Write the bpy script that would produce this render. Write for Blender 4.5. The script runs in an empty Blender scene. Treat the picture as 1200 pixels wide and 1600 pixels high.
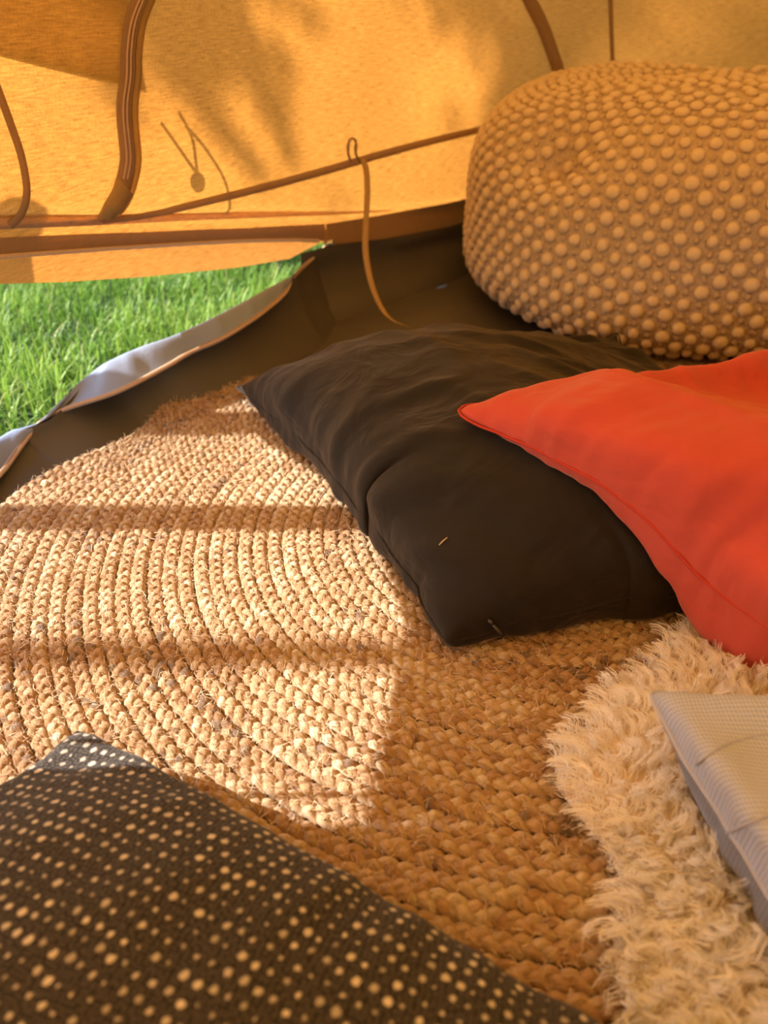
import bpy, math, random
import numpy as np
from mathutils import Vector
from mathutils.bvhtree import BVHTree

# ------------------------------------------------------------------ camera, sky, sun, exposure
SC = bpy.context.scene
COL = SC.collection
PITCH = math.radians(33.0)
H = 0.50
FPX = 1250.0
CP, SP = math.cos(PITCH), math.sin(PITCH)

cam_d = bpy.data.cameras.new('camera')
cam_d.sensor_fit = 'VERTICAL'
cam_d.sensor_height = 36.0
cam_d.sensor_width = 27.0
cam_d.lens = 36.0 * FPX / 1600.0
cam_d.clip_start = 0.01
cam_d.clip_end = 200
cam_d.dof.use_dof = True
cam_d.dof.focus_distance = 0.74
cam_d.dof.aperture_fstop = 5.2
cam = bpy.data.objects.new('camera', cam_d)
COL.objects.link(cam)
cam.location = (0, 0, H)
cam.rotation_euler = (math.pi / 2 - PITCH, 0, 0)
SC.camera = cam

SUN_EL = math.radians(33.0)
SUN_AZ = math.radians(0.0)          # light travels towards +X
SUNV = np.array([-math.cos(SUN_EL), 0.0, math.sin(SUN_EL)])

world = bpy.data.worlds.new('sky')
SC.world = world
world.use_nodes = True
wn = world.node_tree.nodes
wl = world.node_tree.links
wn.clear()
wo = wn.new('ShaderNodeOutputWorld')
wb = wn.new('ShaderNodeBackground')
ws = wn.new('ShaderNodeTexSky')
ws.sky_type = 'NISHITA'
ws.sun_disc = False
ws.sun_elevation = SUN_EL
ws.sun_rotation = math.radians(-90.0)
ws.air_density = 1.0
ws.dust_density = 1.0
wb.inputs['Strength'].default_value = 0.48
wl.new(ws.outputs[0], wb.inputs['Color'])
wl.new(wb.outputs[0], wo.inputs['Surface'])

sun_d = bpy.data.lights.new('sun', 'SUN')
sun_d.energy = 13.5
sun_d.angle = math.radians(0.53)
sun_d.color = (1.0, 0.94, 0.86)
sun = bpy.data.objects.new('sun', sun_d)
COL.objects.link(sun)
sun.rotation_euler = Vector((-SUNV[0], -SUNV[1], -SUNV[2])).to_track_quat('-Z', 'Y').to_euler()
sun.location = (-4, 0.7, 4)

SC.view_settings.view_transform = 'Standard'
SC.view_settings.look = 'None'
SC.view_settings.gamma = 1.0
SC.view_settings.exposure = -0.02
SC.view_settings.use_curve_mapping = False
SC.cycles.max_bounces = 10
SC.cycles.diffuse_bounces = 6
SC.cycles.transmission_bounces = 6
SC.cycles.use_denoising = True
SC.cycles.sample_clamp_indirect = 6.0

rng = np.random.default_rng(7)
random.seed(7)

# ------------------------------------------------------------------ helpers
def ray(px, py):
    u = (px - 600.0) / FPX
    v = (py - 800.0) / FPX
    return np.array([u, CP - v * SP, -(SP + v * CP)])   # world direction, unit camera depth

def at_h(px, py, h):
    r = ray(px, py)
    t = (h - H) / r[2]
    return np.array([0, 0, H]) + t * r

def at_z(px, py, z):
    return np.array([0, 0, H]) + z * ray(px, py)

TC = np.array([1.25, 0.25])         # tent centre
TR = 1.82                           # tent radius

def wallpt(px, py, R=TR):
    r = ray(px, py)
    a = r[0] ** 2 + r[1] ** 2
    b = -2 * (r[0] * TC[0] + r[1] * TC[1])
    c = TC[0] ** 2 + TC[1] ** 2 - R * R
    t = (-b + math.sqrt(b * b - 4 * a * c)) / (2 * a)
    return np.array([0, 0, H]) + t * r

def theta_of(p):
    return math.atan2(p[1] - TC[1], p[0] - TC[0])

def mesh_np(name, verts, faces, uv=None, attr=None, smooth=True):
    """verts (n,3), faces (m,k) numpy; uv (n,2) per vertex; attr dict name -> (n,) float"""
    me = bpy.data.meshes.new(name)
    verts = np.ascontiguousarray(verts, dtype=np.float32)
    faces = np.ascontiguousarray(faces, dtype=np.int32)
    m, k = faces.shape
    me.vertices.add(len(verts))
    me.vertices.foreach_set('co', verts.ravel())
    me.loops.add(m * k)
    me.loops.foreach_set('vertex_index', faces.ravel())
    me.polygons.add(m)
    me.polygons.foreach_set('loop_start', np.arange(m, dtype=np.int32) * k)
    me.polygons.foreach_set('loop_total', np.full(m, k, dtype=np.int32))
    me.polygons.foreach_set('use_smooth', np.full(m, smooth, dtype=bool))
    if uv is not None:
        l = me.uv_layers.new(name='UVMap')
        l.data.foreach_set('uv', np.ascontiguousarray(uv[faces.ravel()], dtype=np.float32).ravel())
    if attr:
        for an, av in attr.items():
            a = me.attributes.new(an, 'FLOAT', 'POINT')
            a.data.foreach_set('value', np.ascontiguousarray(av, dtype=np.float32))
    me.update(calc_edges=True)
    me.validate()
    return me

def obj(name, me, mat=None, parent=None, label=None, cat=None, kind=None, group=None):
    o = bpy.data.objects.new(name, me)
    COL.objects.link(o)
    if mat is not None and me is not None and len(me.materials) == 0:
        me.materials.append(mat)
    if parent is not None:
        o.parent = parent
        o.matrix_parent_inverse = parent.matrix_basis.inverted()
    tag(o, label, cat, kind, group)
    return o

def tag(o, label=None, cat=None, kind=None, group=None):
    if label: o['label'] = label
    if cat: o['category'] = cat
    if kind: o['kind'] = kind
    if group: o['group'] = group
    return o

def empty(name, loc, label=None, cat=None, kind=None, group=None):
    o = bpy.data.objects.new(name, None)
    o.empty_display_size = 0.05
    COL.objects.link(o)
    o.location = tuple(float(c) for c in loc)
    return tag(o, label, cat, kind, group)

def grid_faces(nr, nc, wrap_c=False, wrap_r=False):
    r = np.arange(nr if wrap_r else nr - 1)
    c = np.arange(nc if wrap_c else nc - 1)
    R, Cc = np.meshgrid(r, c, indexing='ij')
    R2 = (R + 1) % nr
    C2 = (Cc + 1) % nc
    return np.stack([R * nc + Cc, R * nc + C2, R2 * nc + C2, R2 * nc + Cc], -1).reshape(-1, 4)

def smooth_poly(pts, n):
    """resample a polyline by Catmull-Rom"""
    P = np.array(pts, float)
    m = len(P)
    ext = np.vstack([2 * P[0] - P[1], P, 2 * P[-1] - P[-2]])
    seg = np.linalg.norm(np.diff(P, axis=0), axis=1)
    cum = np.concatenate([[0], np.cumsum(seg)])
    s = np.linspace(0, cum[-1], n)
    i = np.clip(np.searchsorted(cum, s, side='right') - 1, 0, m - 2)
    t = ((s - cum[i]) / np.maximum(seg[i], 1e-9))[:, None]
    p0, p1, p2, p3 = ext[i], ext[i + 1], ext[i + 2], ext[i + 3]
    return 0.5 * ((2 * p1) + (-p0 + p2) * t + (2 * p0 - 5 * p1 + 4 * p2 - p3) * t * t + (-p0 + 3 * p1 - 3 * p2 + p3) * t ** 3)

def tube(path, rad, sides=8, flat=1.0, up=None, caps=True):
    """tube along (n,3) path; rad scalar or (n,)"""
    P = np.array(path, float)
    n = len(P)
    T = np.gradient(P, axis=0)
    T /= np.linalg.norm(T, axis=1)[:, None] + 1e-12
    u0 = np.array([0, 0, 1.0]) if up is None else np.array(up, float)
    N = np.cross(T, u0)
    bad = np.linalg.norm(N, axis=1) < 1e-4
    N[bad] = np.cross(T[bad], [1.0, 0.2, 0])
    N /= np.linalg.norm(N, axis=1)[:, None]
    B = np.cross(N, T)
    a = np.linspace(0, 2 * math.pi, sides, endpoint=False)
    r = np.broadcast_to(np.array(rad, float), (n,))
    V = P[:, None, :] + r[:, None, None] * (np.cos(a)[None, :, None] * N[:, None, :] + flat * np.sin(a)[None, :, None] * B[:, None, :])
    F = grid_faces(n, sides, wrap_c=True)
    V = V.reshape(-1, 3)
    if caps:
        c0, c1 = len(V), len(V) + 1
        V = np.vstack([V, P[0], P[-1]])
        k = np.arange(sides)
        k2 = (k + 1) % sides
        f0 = np.stack([np.full(sides, c0), k2, k, k], -1)
        f1 = np.stack([np.full(sides, c1), (n - 1) * sides + k, (n - 1) * sides + k2, (n - 1) * sides + k2], -1)
        # triangles stored as split quads are avoided: return separately
        return V, F, np.vstack([f0[:, :3], f1[:, :3]])
    return V, F, np.zeros((0, 3), int)

class MB:
    """collects verts and mixed faces for small parts"""
    def __init__(s): s.v = []; s.f = []; s.n = 0
    def add(s, V, *Fs):
        for F in Fs:
            for f in F: s.f.append([int(i) + s.n for i in f])
        s.v.append(np.asarray(V, float)); s.n += len(V)
        return s
    def tube(s, *a, **k):
        V, F, T = tube(*a, **k)
        return s.add(V, F, T)
    def mesh(s, name, smooth=True):
        me = bpy.data.meshes.new(name)
        me.from_pydata([tuple(p) for p in np.vstack(s.v)], [], s.f)
        me.polygons.foreach_set('use_smooth', np.full(len(me.polygons), smooth, dtype=bool))
        me.update()
        return me

def vnoise(x, y, seed=0):
    """cheap smooth value noise, arrays"""
    x = np.asarray(x, float); y = np.asarray(y, float)
    xi = np.floor(x).astype(int); yi = np.floor(y).astype(int)
    xf = x - xi; yf = y - yi
    xf = xf * xf * (3 - 2 * xf); yf = yf * yf * (3 - 2 * yf)
    def h(a, b):
        n = (a * 374761393 + b * 668265263 + seed * 1442695041) & 0x7fffffff
        n = ((n ^ (n >> 13)) * 1274126177) & 0x7fffffff
        return ((n ^ (n >> 16)) & 0xffff) / 65535.0
    return (h(xi, yi) * (1 - xf) + h(xi + 1, yi) * xf) * (1 - yf) + (h(xi, yi + 1) * (1 - xf) + h(xi + 1, yi + 1) * xf) * yf

# ------------------------------------------------------------------ materials
class NT:
    def __init__(s, name):
        s.m = bpy.data.materials.new(name); s.m.use_nodes = True
        s.t = s.m.node_tree; s.t.nodes.clear()
        s.out = s.n('ShaderNodeOutputMaterial')
    def n(s, typ, **k):
        nd = s.t.nodes.new(typ)
        for a, b in k.items(): setattr(nd, a, b)
        return nd
    def l(s, a, b): s.t.links.new(a, b)
    def val(s, nd, **k):
        for a, b in k.items():
            nd.inputs[a.replace('_', ' ')].default_value = b
        return nd
    def math(s, op, a, b=None, c=None):
        nd = s.n('ShaderNodeMath', operation=op)
        for i, x in enumerate((a, b, c)):
            if x is None: continue
            if isinstance(x, (int, float)): nd.inputs[i].default_value = x
            else: s.l(x, nd.inputs[i])
        return nd.outputs[0]
    def ramp(s, fac, stops, interp='LINEAR'):
        nd = s.n('ShaderNodeValToRGB'); nd.color_ramp.interpolation = interp
        el = nd.color_ramp.elements
        while len(el) < len(stops): el.new(0.5)
        for e, (p, c) in zip(el, stops):
            e.position = p; e.color = (*c, 1) if len(c) == 3 else c
        s.l(fac, nd.inputs[0]); return nd.outputs[0]
    def mix(s, fac, a, b, mode='MIX'):
        nd = s.n('ShaderNodeMix', data_type='RGBA', blend_type=mode)
        for i, x in ((0, fac), (6, a), (7, b)):
            if isinstance(x, (int, float)): nd.inputs[i].default_value = x
            elif isinstance(x, tuple): nd.inputs[i].default_value = (*x, 1)
            else: s.l(x, nd.inputs[i])
        return nd.outputs[2]
    def coord(s, which='Object', scale=(1, 1, 1), rot=(0, 0, 0)):
        tc = s.n('ShaderNodeTexCoord'); mp = s.n('ShaderNodeMapping')
        mp.inputs['Scale'].default_value = scale; mp.inputs['Rotation'].default_value = rot
        s.l(tc.outputs[which], mp.inputs[0]); return mp.outputs[0]
    def noise(s, co, scale, detail=4, rough=0.55):
        nd = s.n('ShaderNodeTexNoise'); nd.inputs['Scale'].default_value = scale
        nd.inputs['Detail'].default_value = detail; nd.inputs['Roughness'].default_value = rough
        s.l(co, nd.inputs['Vector']); return nd.outputs[0]
    def bump(s, h, dist, strength=1.0, prev=None):
        nd = s.n('ShaderNodeBump'); nd.inputs['Distance'].default_value = dist; nd.inputs['Strength'].default_value = strength
        s.l(h, nd.inputs['Height'])
        if prev is not None: s.l(prev, nd.inputs['Normal'])
        return nd.outputs[0]
    def principled(s, col, rough=0.8, normal=None, **k):
        p = s.n('ShaderNodeBsdfPrincipled')
        if isinstance(col, tuple): p.inputs['Base Color'].default_value = (*col, 1)
        else: s.l(col, p.inputs['Base Color'])
        if isinstance(rough, (int, float)): p.inputs['Roughness'].default_value = rough
        else: s.l(rough, p.inputs['Roughness'])
        for a, b in k.items():
            i = p.inputs[a.replace('_', ' ')]
            i.default_value = (*b, 1) if isinstance(b, tuple) else b
        if normal is not None: s.l(normal, p.inputs['Normal'])
        s.l(p.outputs[0], s.out.inputs[0]); return p

def plain(name, col, rough=0.7, var=0.12, scale=60, bumpd=0.0004, **k):
    m = NT(name)
    co = m.coord()
    nz = m.noise(co, scale)
    c = m.mix(nz, tuple(x * (1 - var) for x in col), tuple(min(1, x * (1 + var)) for x in col))
    m.principled(c, rough, m.bump(nz, bumpd), **k)
    return m.m

def canvas_mat(name, diff, trans, mixf=0.5):
    m = NT(name)
    co = m.coord('UV')
    mp = m.n('ShaderNodeMapping'); mp.inputs['Scale'].default_value = (48, 430, 1); m.l(co, mp.inputs[0])
    a = m.noise(mp.outputs[0], 1.0, 3, 0.6)
    mp2 = m.n('ShaderNodeMapping'); mp2.inputs['Scale'].default_value = (520, 150, 1); m.l(co, mp2.inputs[0])
    b = m.noise(mp2.outputs[0], 1.0, 2, 0.6)
    c = m.noise(co, 7.0, 3)
    t = m.math('MULTIPLY_ADD', a, 0.95, m.math('MULTIPLY', b, 0.55))      # ~0.75
    f = m.math('MULTIPLY_ADD', c, 0.3, m.math('MULTIPLY_ADD', t, 1.9, -0.57))   # ~1
    rgb = m.n('ShaderNodeCombineXYZ')
    for i in range(3): m.l(f, rgb.inputs[i])
    d = m.n('ShaderNodeBsdfDiffuse'); tr = m.n('ShaderNodeBsdfTranslucent')
    d.inputs['Color'].default_value = (*diff, 1)
    m.l(m.mix(1.0, trans, rgb.outputs[0], 'MULTIPLY'), tr.inputs['Color'])
    bm = m.bump(t, 0.0006)
    m.l(bm, d.inputs['Normal'])
    mx = m.n('ShaderNodeMixShader'); mx.inputs[0].default_value = mixf
    m.l(d.outputs[0], mx.inputs[1]); m.l(tr.outputs[0], mx.inputs[2])
    m.l(mx.outputs[0], m.out.inputs[0])
    return m.m

M_canvas = canvas_mat('canvas', (0.60, 0.36, 0.14), (0.56, 0.27, 0.06), 0.55)
M_wall = canvas_mat('wall_canvas', (0.56, 0.33, 0.12), (0.43, 0.175, 0.030), 0.55)
M_storm = canvas_mat('storm_canvas', (0.50, 0.38, 0.22), (0.52, 0.44, 0.27), 0.6)
M_fold = canvas_mat('lit_hem_fold', (0.80, 0.57, 0.38), (0.62, 0.36, 0.17), 0.6)  # paler canvas, colour stands in for light reflected off the fold
M_tape = canvas_mat('brown_tape', (0.40, 0.26, 0.155), (0.26, 0.155, 0.07), 0.35)
M_ribbon = canvas_mat('cotton_ribbon', (0.55, 0.36, 0.15), (0.40, 0.22, 0.05), 0.4)
M_flap = canvas_mat('storm_flap_canvas', (0.62, 0.40, 0.16), (0.42, 0.155, 0.028), 0.5)
M_mud = plain('mud_strip', (0.34, 0.19, 0.075), 0.6)
M_zip = plain('zip_plastic', (0.60, 0.42, 0.28), 0.45, 0.08)
M_coil = plain('zip_coil', (0.52, 0.34, 0.25), 0.4, 0.08, Specular_IOR_Level=0.5)
M_metal = plain('nickel', (0.62, 0.60, 0.55), 0.3, 0.05, 60, 0.0001, Metallic=1.0)
M_dark_metal = plain('dark_nickel', (0.05, 0.045, 0.042), 0.4, 0.05, 60, 0.0001, Metallic=0.8)
M_wood = plain('post_wood', (0.36, 0.24, 0.13), 0.7, 0.3, 25, 0.001)
M_bark = plain('bark', (0.14, 0.10, 0.07), 0.9, 0.4, 12, 0.01)
M_leaf = plain('leaf', (0.08, 0.20, 0.03), 0.6, 0.3, 8, 0.001)
M_cord = plain('cord', (0.5, 0.38, 0.2), 0.8)

def sheet_mat(name, c1, c2, c3):
    m = NT(name)
    co = m.coord()
    n1 = m.noise(co, 9, 5); n2 = m.noise(co, 900, 2); n3 = m.noise(co, 2.2, 3)
    c = m.mix(n1, c1, c2)
    c = m.mix(m.math('MULTIPLY', n3, 0.35), c, c3)
    b = m.bump(n2, 0.0003); b = m.bump(n1, 0.006, 0.6, b); b = m.bump(n3, 0.02, 0.5, b)
    m.principled(c, 0.42, b, Specular_IOR_Level=0.4)
    return m.m
M_sheet = sheet_mat('groundsheet_inside', (0.062, 0.056, 0.047), (0.090, 0.082, 0.070), (0.075, 0.062, 0.045))
M_lip = sheet_mat('groundsheet_outside', (0.17, 0.215, 0.31), (0.22, 0.27, 0.38), (0.21, 0.25, 0.33))

# ------------------------------------------------------------------ lawn (outside)
def soil_mat():
    m = NT('lawn_soil')
    co = m.coord()
    n = m.noise(co, 14, 5)
    m.principled(m.ramp(n, [(0.3, (0.03, 0.055, 0.012)), (0.7, (0.07, 0.13, 0.025))]), 0.95, m.bump(n, 0.02))
    return m.m
GZ = -0.03
ga = np.linspace(0, 2 * math.pi, 73)[:-1]
gr = np.array([0.0, 1.0, 2.0, 4.0, 8.0, 16.0, 40.0])
gv = [(TC[0], TC[1], GZ)] + [(TC[0] + r * math.cos(a), TC[1] + r * math.sin(a), GZ) for r in gr[1:] for a in ga]
gf = [[0, 1 + k, 1 + (k + 1) % 72] for k in range(72)]
for i in range(len(gr) - 2):
    for k in range(72):
        gf.append([1 + i * 72 + k, 1 + (i + 1) * 72 + k, 1 + (i + 1) * 72 + (k + 1) % 72, 1 + i * 72 + (k + 1) % 72])
gm = bpy.data.meshes.new('ground'); gm.from_pydata(gv, [], gf); gm.update()
obj('ground', gm, soil_mat(), kind='structure', label='bare soil under the lawn outside the tent')

def grass_mat():
    m = NT('grass_blade')
    at = m.n('ShaderNodeAttribute', attribute_name='tone')
    c = m.ramp(at.outputs['Fac'], [(0.0, (0.05, 0.12, 0.015)), (0.45, (0.155, 0.30, 0.035)), (0.85, (0.33, 0.47, 0.075)), (1.0, (0.55, 0.47, 0.20))])
    p = m.principled(c, 0.5, Specular_IOR_Level=0.4)
    tr = m.n('ShaderNodeBsdfTranslucent'); m.l(c, tr.inputs[0])
    mx = m.n('ShaderNodeMixShader'); mx.inputs[0].default_value = 0.4
    m.l(p.outputs[0], mx.inputs[1]); m.l(tr.outputs[0], mx.inputs[2]); m.l(mx.outputs[0], m.out.inputs[0])
    return m.m

def grass():
    def scatter(n, x0, x1, y0, y1):
        p = np.stack([rng.uniform(x0, x1, n), rng.uniform(y0, y1, n)], -1)
        d = np.linalg.norm(p - TC, axis=1)
        return p[d > TR + 0.055]
    pts = np.vstack([scatter(34000, -1.5, 0.2, 0.85, 2.6), scatter(22000, -3.6, 1.0, 0.2, 4.2)])
    n = len(pts)
    clump = vnoise(pts[:, 0] * 9, pts[:, 1] * 9, 3)
    L = rng.uniform(0.022, 0.062, n) * (0.55 + 0.8 * clump)
    w = rng.uniform(0.0013, 0.0031, n)
    az = rng.uniform(0, 2 * math.pi, n)
    lean = rng.uniform(0.15, 1.0, n)
    segs = 4
    t = np.linspace(0, 1, segs)
    dirv = np.stack([np.cos(az), np.sin(az)], -1)
    side = np.stack([-np.sin(az), np.cos(az), np.zeros(n)], -1)
    V = np.zeros((n, segs, 2, 3))
    for k, tk in enumerate(t):
        hor = L * lean * tk ** 1.7
        ver = L * np.sin(np.clip(tk * (1.5 - 0.6 * lean), 0, 1.57)) * (1.1 - 0.45 * lean)
        c = np.stack([pts[:, 0] + dirv[:, 0] * hor, pts[:, 1] + dirv[:, 1] * hor, GZ + ver], -1)
        ww = (w * (1 - 0.85 * tk))[:, None] * side
        V[:, k, 0] = c - ww; V[:, k, 1] = c + ww
    base = (np.arange(n) * segs * 2)[:, None, None]
    k = np.arange(segs - 1)
    q = np.stack([2 * k, 2 * k + 1, 2 * k + 3, 2 * k + 2], -1)[None]
    F = (base + q).reshape(-1, 4)
    tone = np.clip(0.28 + 0.55 * clump + rng.normal(0, 0.16, n), 0, 0.9)
    tone[rng.random(n) < 0.05] = 1.0
    tone = np.repeat(tone, segs * 2).reshape(n, segs, 2) * (0.8 + 0.2 * t)[None, :, None]
    me = mesh_np('lawn_grass', V.reshape(-1, 3), F, attr={'tone': tone.ravel()})
    obj('lawn_grass', me, grass_mat(), label='sunlit short green lawn grass outside the open tent door', cat='grass', kind='stuff')
grass()

# ------------------------------------------------------------------ groundsheet floor
TH_CORNER = theta_of(wallpt(517, 380))
TH_END = math.pi - math.asin((0.347 - TC[1]) / TR)

def floor_build():
    nr, na = 60, 160
    r = np.linspace(0.0, TR - 0.012, nr)
    a = np.linspace(0, 2 * math.pi, na, endpoint=False)
    Rr, A = np.meshgrid(r, a, indexing='ij')
    X = TC[0] + Rr * np.cos(A); Y = TC[1] + Rr * np.sin(A)
    edge = np.clip((Rr - (TR - 0.5)) / 0.4, 0, 1)
    rugd = np.hypot(X - 0.16, Y - 0.716)
    Z = edge * np.clip((rugd - 0.6) / 0.2, 0, 1) * 0.018 * np.abs(vnoise(X * 7, Y * 7, 11) - 0.5)
    V = np.stack([X, Y, Z], -1).reshape(-1, 3)
    me = mesh_np('floor', V, grid_faces(nr, na, wrap_c=True))
    fl = obj('floor', me, M_sheet, kind='structure', label='grey plastic groundsheet floor of the tent')
    # upstand under the back wall
    na, nh = 260, 16
    th = np.linspace(math.radians(40), TH_CORNER + 0.045, na)
    q = np.linspace(0, 1, nh)
    T, Q = np.meshgrid(th, q, indexing='ij')
    top = interp(MUDB, T) + 0.006
    bl = 0.9 * bulge(T, 0.1)
    zz = top * Q
    rr = TR + bl - 0.06 * (1 - Q) ** 2.2 - 0.006 + 0.012 * (vnoise(T * 14, Q * 3, 5) - 0.5) * np.sin(Q * math.pi) * 2
    V = np.stack([TC[0] + rr * np.cos(T), TC[1] + rr * np.sin(T), zz + 0.001], -1).reshape(-1, 3)
    obj('upstand', mesh_np('upstand', V, grid_faces(na, nh)), M_sheet, fl)
    # upstand of the hidden camera side, low
    th = np.linspace(TH_END + 0.02, math.radians(400), 200)
    T, Q = np.meshgrid(th, q, indexing='ij')
    rr = TR - 0.03 * (1 - Q) ** 2 - 0.004
    V = np.stack([TC[0] + rr * np.cos(T), TC[1] + rr * np.sin(T), 0.08 * Q + 0.001], -1).reshape(-1, 3)
    obj('upstand', mesh_np('upstand_b', V, grid_faces(200, nh)), M_sheet, fl)
    return fl

# ------------------------------------------------------------------ tent canvas
def px_theta_h(pts):
    out = []
    for x, y in pts:
        p = wallpt(x, y); out.append((theta_of(p), p[2]))
    return out

def yth(Y):
    return math.pi - math.asin((Y - TC[1]) / TR)

_t = px_theta_h([(517, 379), (470, 377), (400, 378), (250, 386), (130, 394), (0, 404)])
TEETH = _t + [(yth(0.80), .335), (yth(0.66), .40), (yth(0.5), .43), (yth(0.345), .43)]
_t = px_theta_h([(517, 384), (470, 409), (400, 421), (370, 425), (250, 437), (130, 445), (0, 449)])
FLAPB = _t + [(yth(0.80), .308), (yth(0.72), .352), (yth(0.66), .370), (yth(0.55), .398), (yth(0.45), .398), (yth(0.345), .392)]
_t = px_theta_h([(517, 352), (400, 358), (250, 364), (130, 368), (0, 374)])
TAPETOP = _t + [(yth(0.80), .36), (yth(0.66), .43), (yth(0.5), .455), (yth(0.345), .455)]
CREASE = px_theta_h([(1150, 170), (760, 322), (600, 330), (517, 334), (320, 337), (160, 338), (0, 338)])
CREASE = [(math.radians(60), CREASE[1][1])] + CREASE[1:] + [(yth(0.66), .44), (yth(0.345), .47)]

def interp(tab, th):
    tab = sorted(tab)
    return np.interp(th, [a for a, b in tab], [b for a, b in tab])

EAVE = 0.66
def bulge(T, Z):
    return 0.075 * np.exp(-((T - math.atan2(1.515 - TC[1], 0.565 - TC[0])) / 0.16) ** 2) * np.clip((0.62 - Z) / 0.3, 0, 1)
def rho(T, Z):
    """canvas radius: slack waves plus a crease near the hem"""
    w = 0.010 * np.sin(T * 9 + 0.6) * np.sin(np.clip(Z / EAVE, 0, 1) * math.pi) + 0.006 * np.sin(T * 23 + Z * 6)
    cr = interp(CREASE, T)
    step = 1.0 / (1 + np.exp((Z - cr) / 0.0035))
    return TR + w * np.clip((Z - cr) / 0.1, 0, 1) + 0.016 * step + bulge(T, Z)

def canvas_patch(name, th0, th1, bottom, nth, nz, mat=M_wall, top=EAVE, off=0.0, parent=None, **k):
    th = np.linspace(th0, th1, nth)
    q = np.linspace(0, 1, nz)
    T, Q = np.meshgrid(th, q, indexing='ij')
    b = bottom(T) if callable(bottom) else np.full_like(T, bottom)
    tp = top(T) if callable(top) else top
    Z = b + (tp - b) * Q
    Rr = rho(T, Z) + off
    V = np.stack([TC[0] + Rr * np.cos(T), TC[1] + Rr * np.sin(T), Z], -1).reshape(-1, 3)
    uv = np.stack([T * TR, Z], -1).reshape(-1, 2)
    return obj(name, mesh_np(name, V, grid_faces(nth, nz), uv=uv), mat, parent, **k)

def on_wall(px, py, inset=0.004):
    p = wallpt(px, py)
    for _ in range(3):
        R = float(rho(np.array(theta_of(p)), np.array(p[2]))) - inset
        p = wallpt(px, py, R)
    return p

def ribbon_wall(name, pts, width, mat, parent, inset=0.004, n=60, thick=0.0012, wob=0.0, **k):
    """flat strip lying on the inside of the canvas along pixel-measured points (x, y[, width in px])"""
    P = smooth_poly([on_wall(x, y, inset) for x, y in pts], n)
    rad = P - np.array([TC[0], TC[1], 0]); rad[:, 2] = 0; rad /= np.linalg.norm(rad, axis=1)[:, None]
    T = np.gradient(P, axis=0); T /= np.linalg.norm(T, axis=1)[:, None]
    S = np.cross(T, rad); S /= np.linalg.norm(S, axis=1)[:, None]
    w = np.broadcast_to(np.array(width, float), (n,)) if np.ndim(width) == 0 else np.interp(np.linspace(0, 1, n), np.linspace(0, 1, len(width)), width)
    w = w * (1 + wob * (vnoise(np.arange(n) * 0.5, np.zeros(n), 4) - 0.5))
    prof = [(-0.5, 0), (-0.5, -1), (0, -1.25), (0.5, -1), (0.5, 0)]
    rows = [P + S * (w * a)[:, None] + rad * (thick * b) for a, b in prof]
    V = np.stack(rows, 1)
    L = np.concatenate([[0], np.cumsum(np.linalg.norm(np.diff(P, axis=0), axis=1))])
    uv = np.stack([np.repeat(L[:, None], 5, 1), np.outer(w, [a for a, b in prof])], -1)
    return obj(name, mesh_np(name, V.reshape(-1, 3), grid_faces(n, 5), uv=uv.reshape(-1, 2)), mat, parent, **k)

MUDT = px_theta_h([(515, 352), (600, 339), (715, 321)]); MUDB = px_theta_h([(515, 388), (600, 379), (715, 362)])
MUDT = [(math.radians(60), MUDT[-1][1])] + MUDT[::-1]; MUDB = [(math.radians(60), MUDB[-1][1])] + MUDB[::-1]
FLOOR = floor_build()

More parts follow.
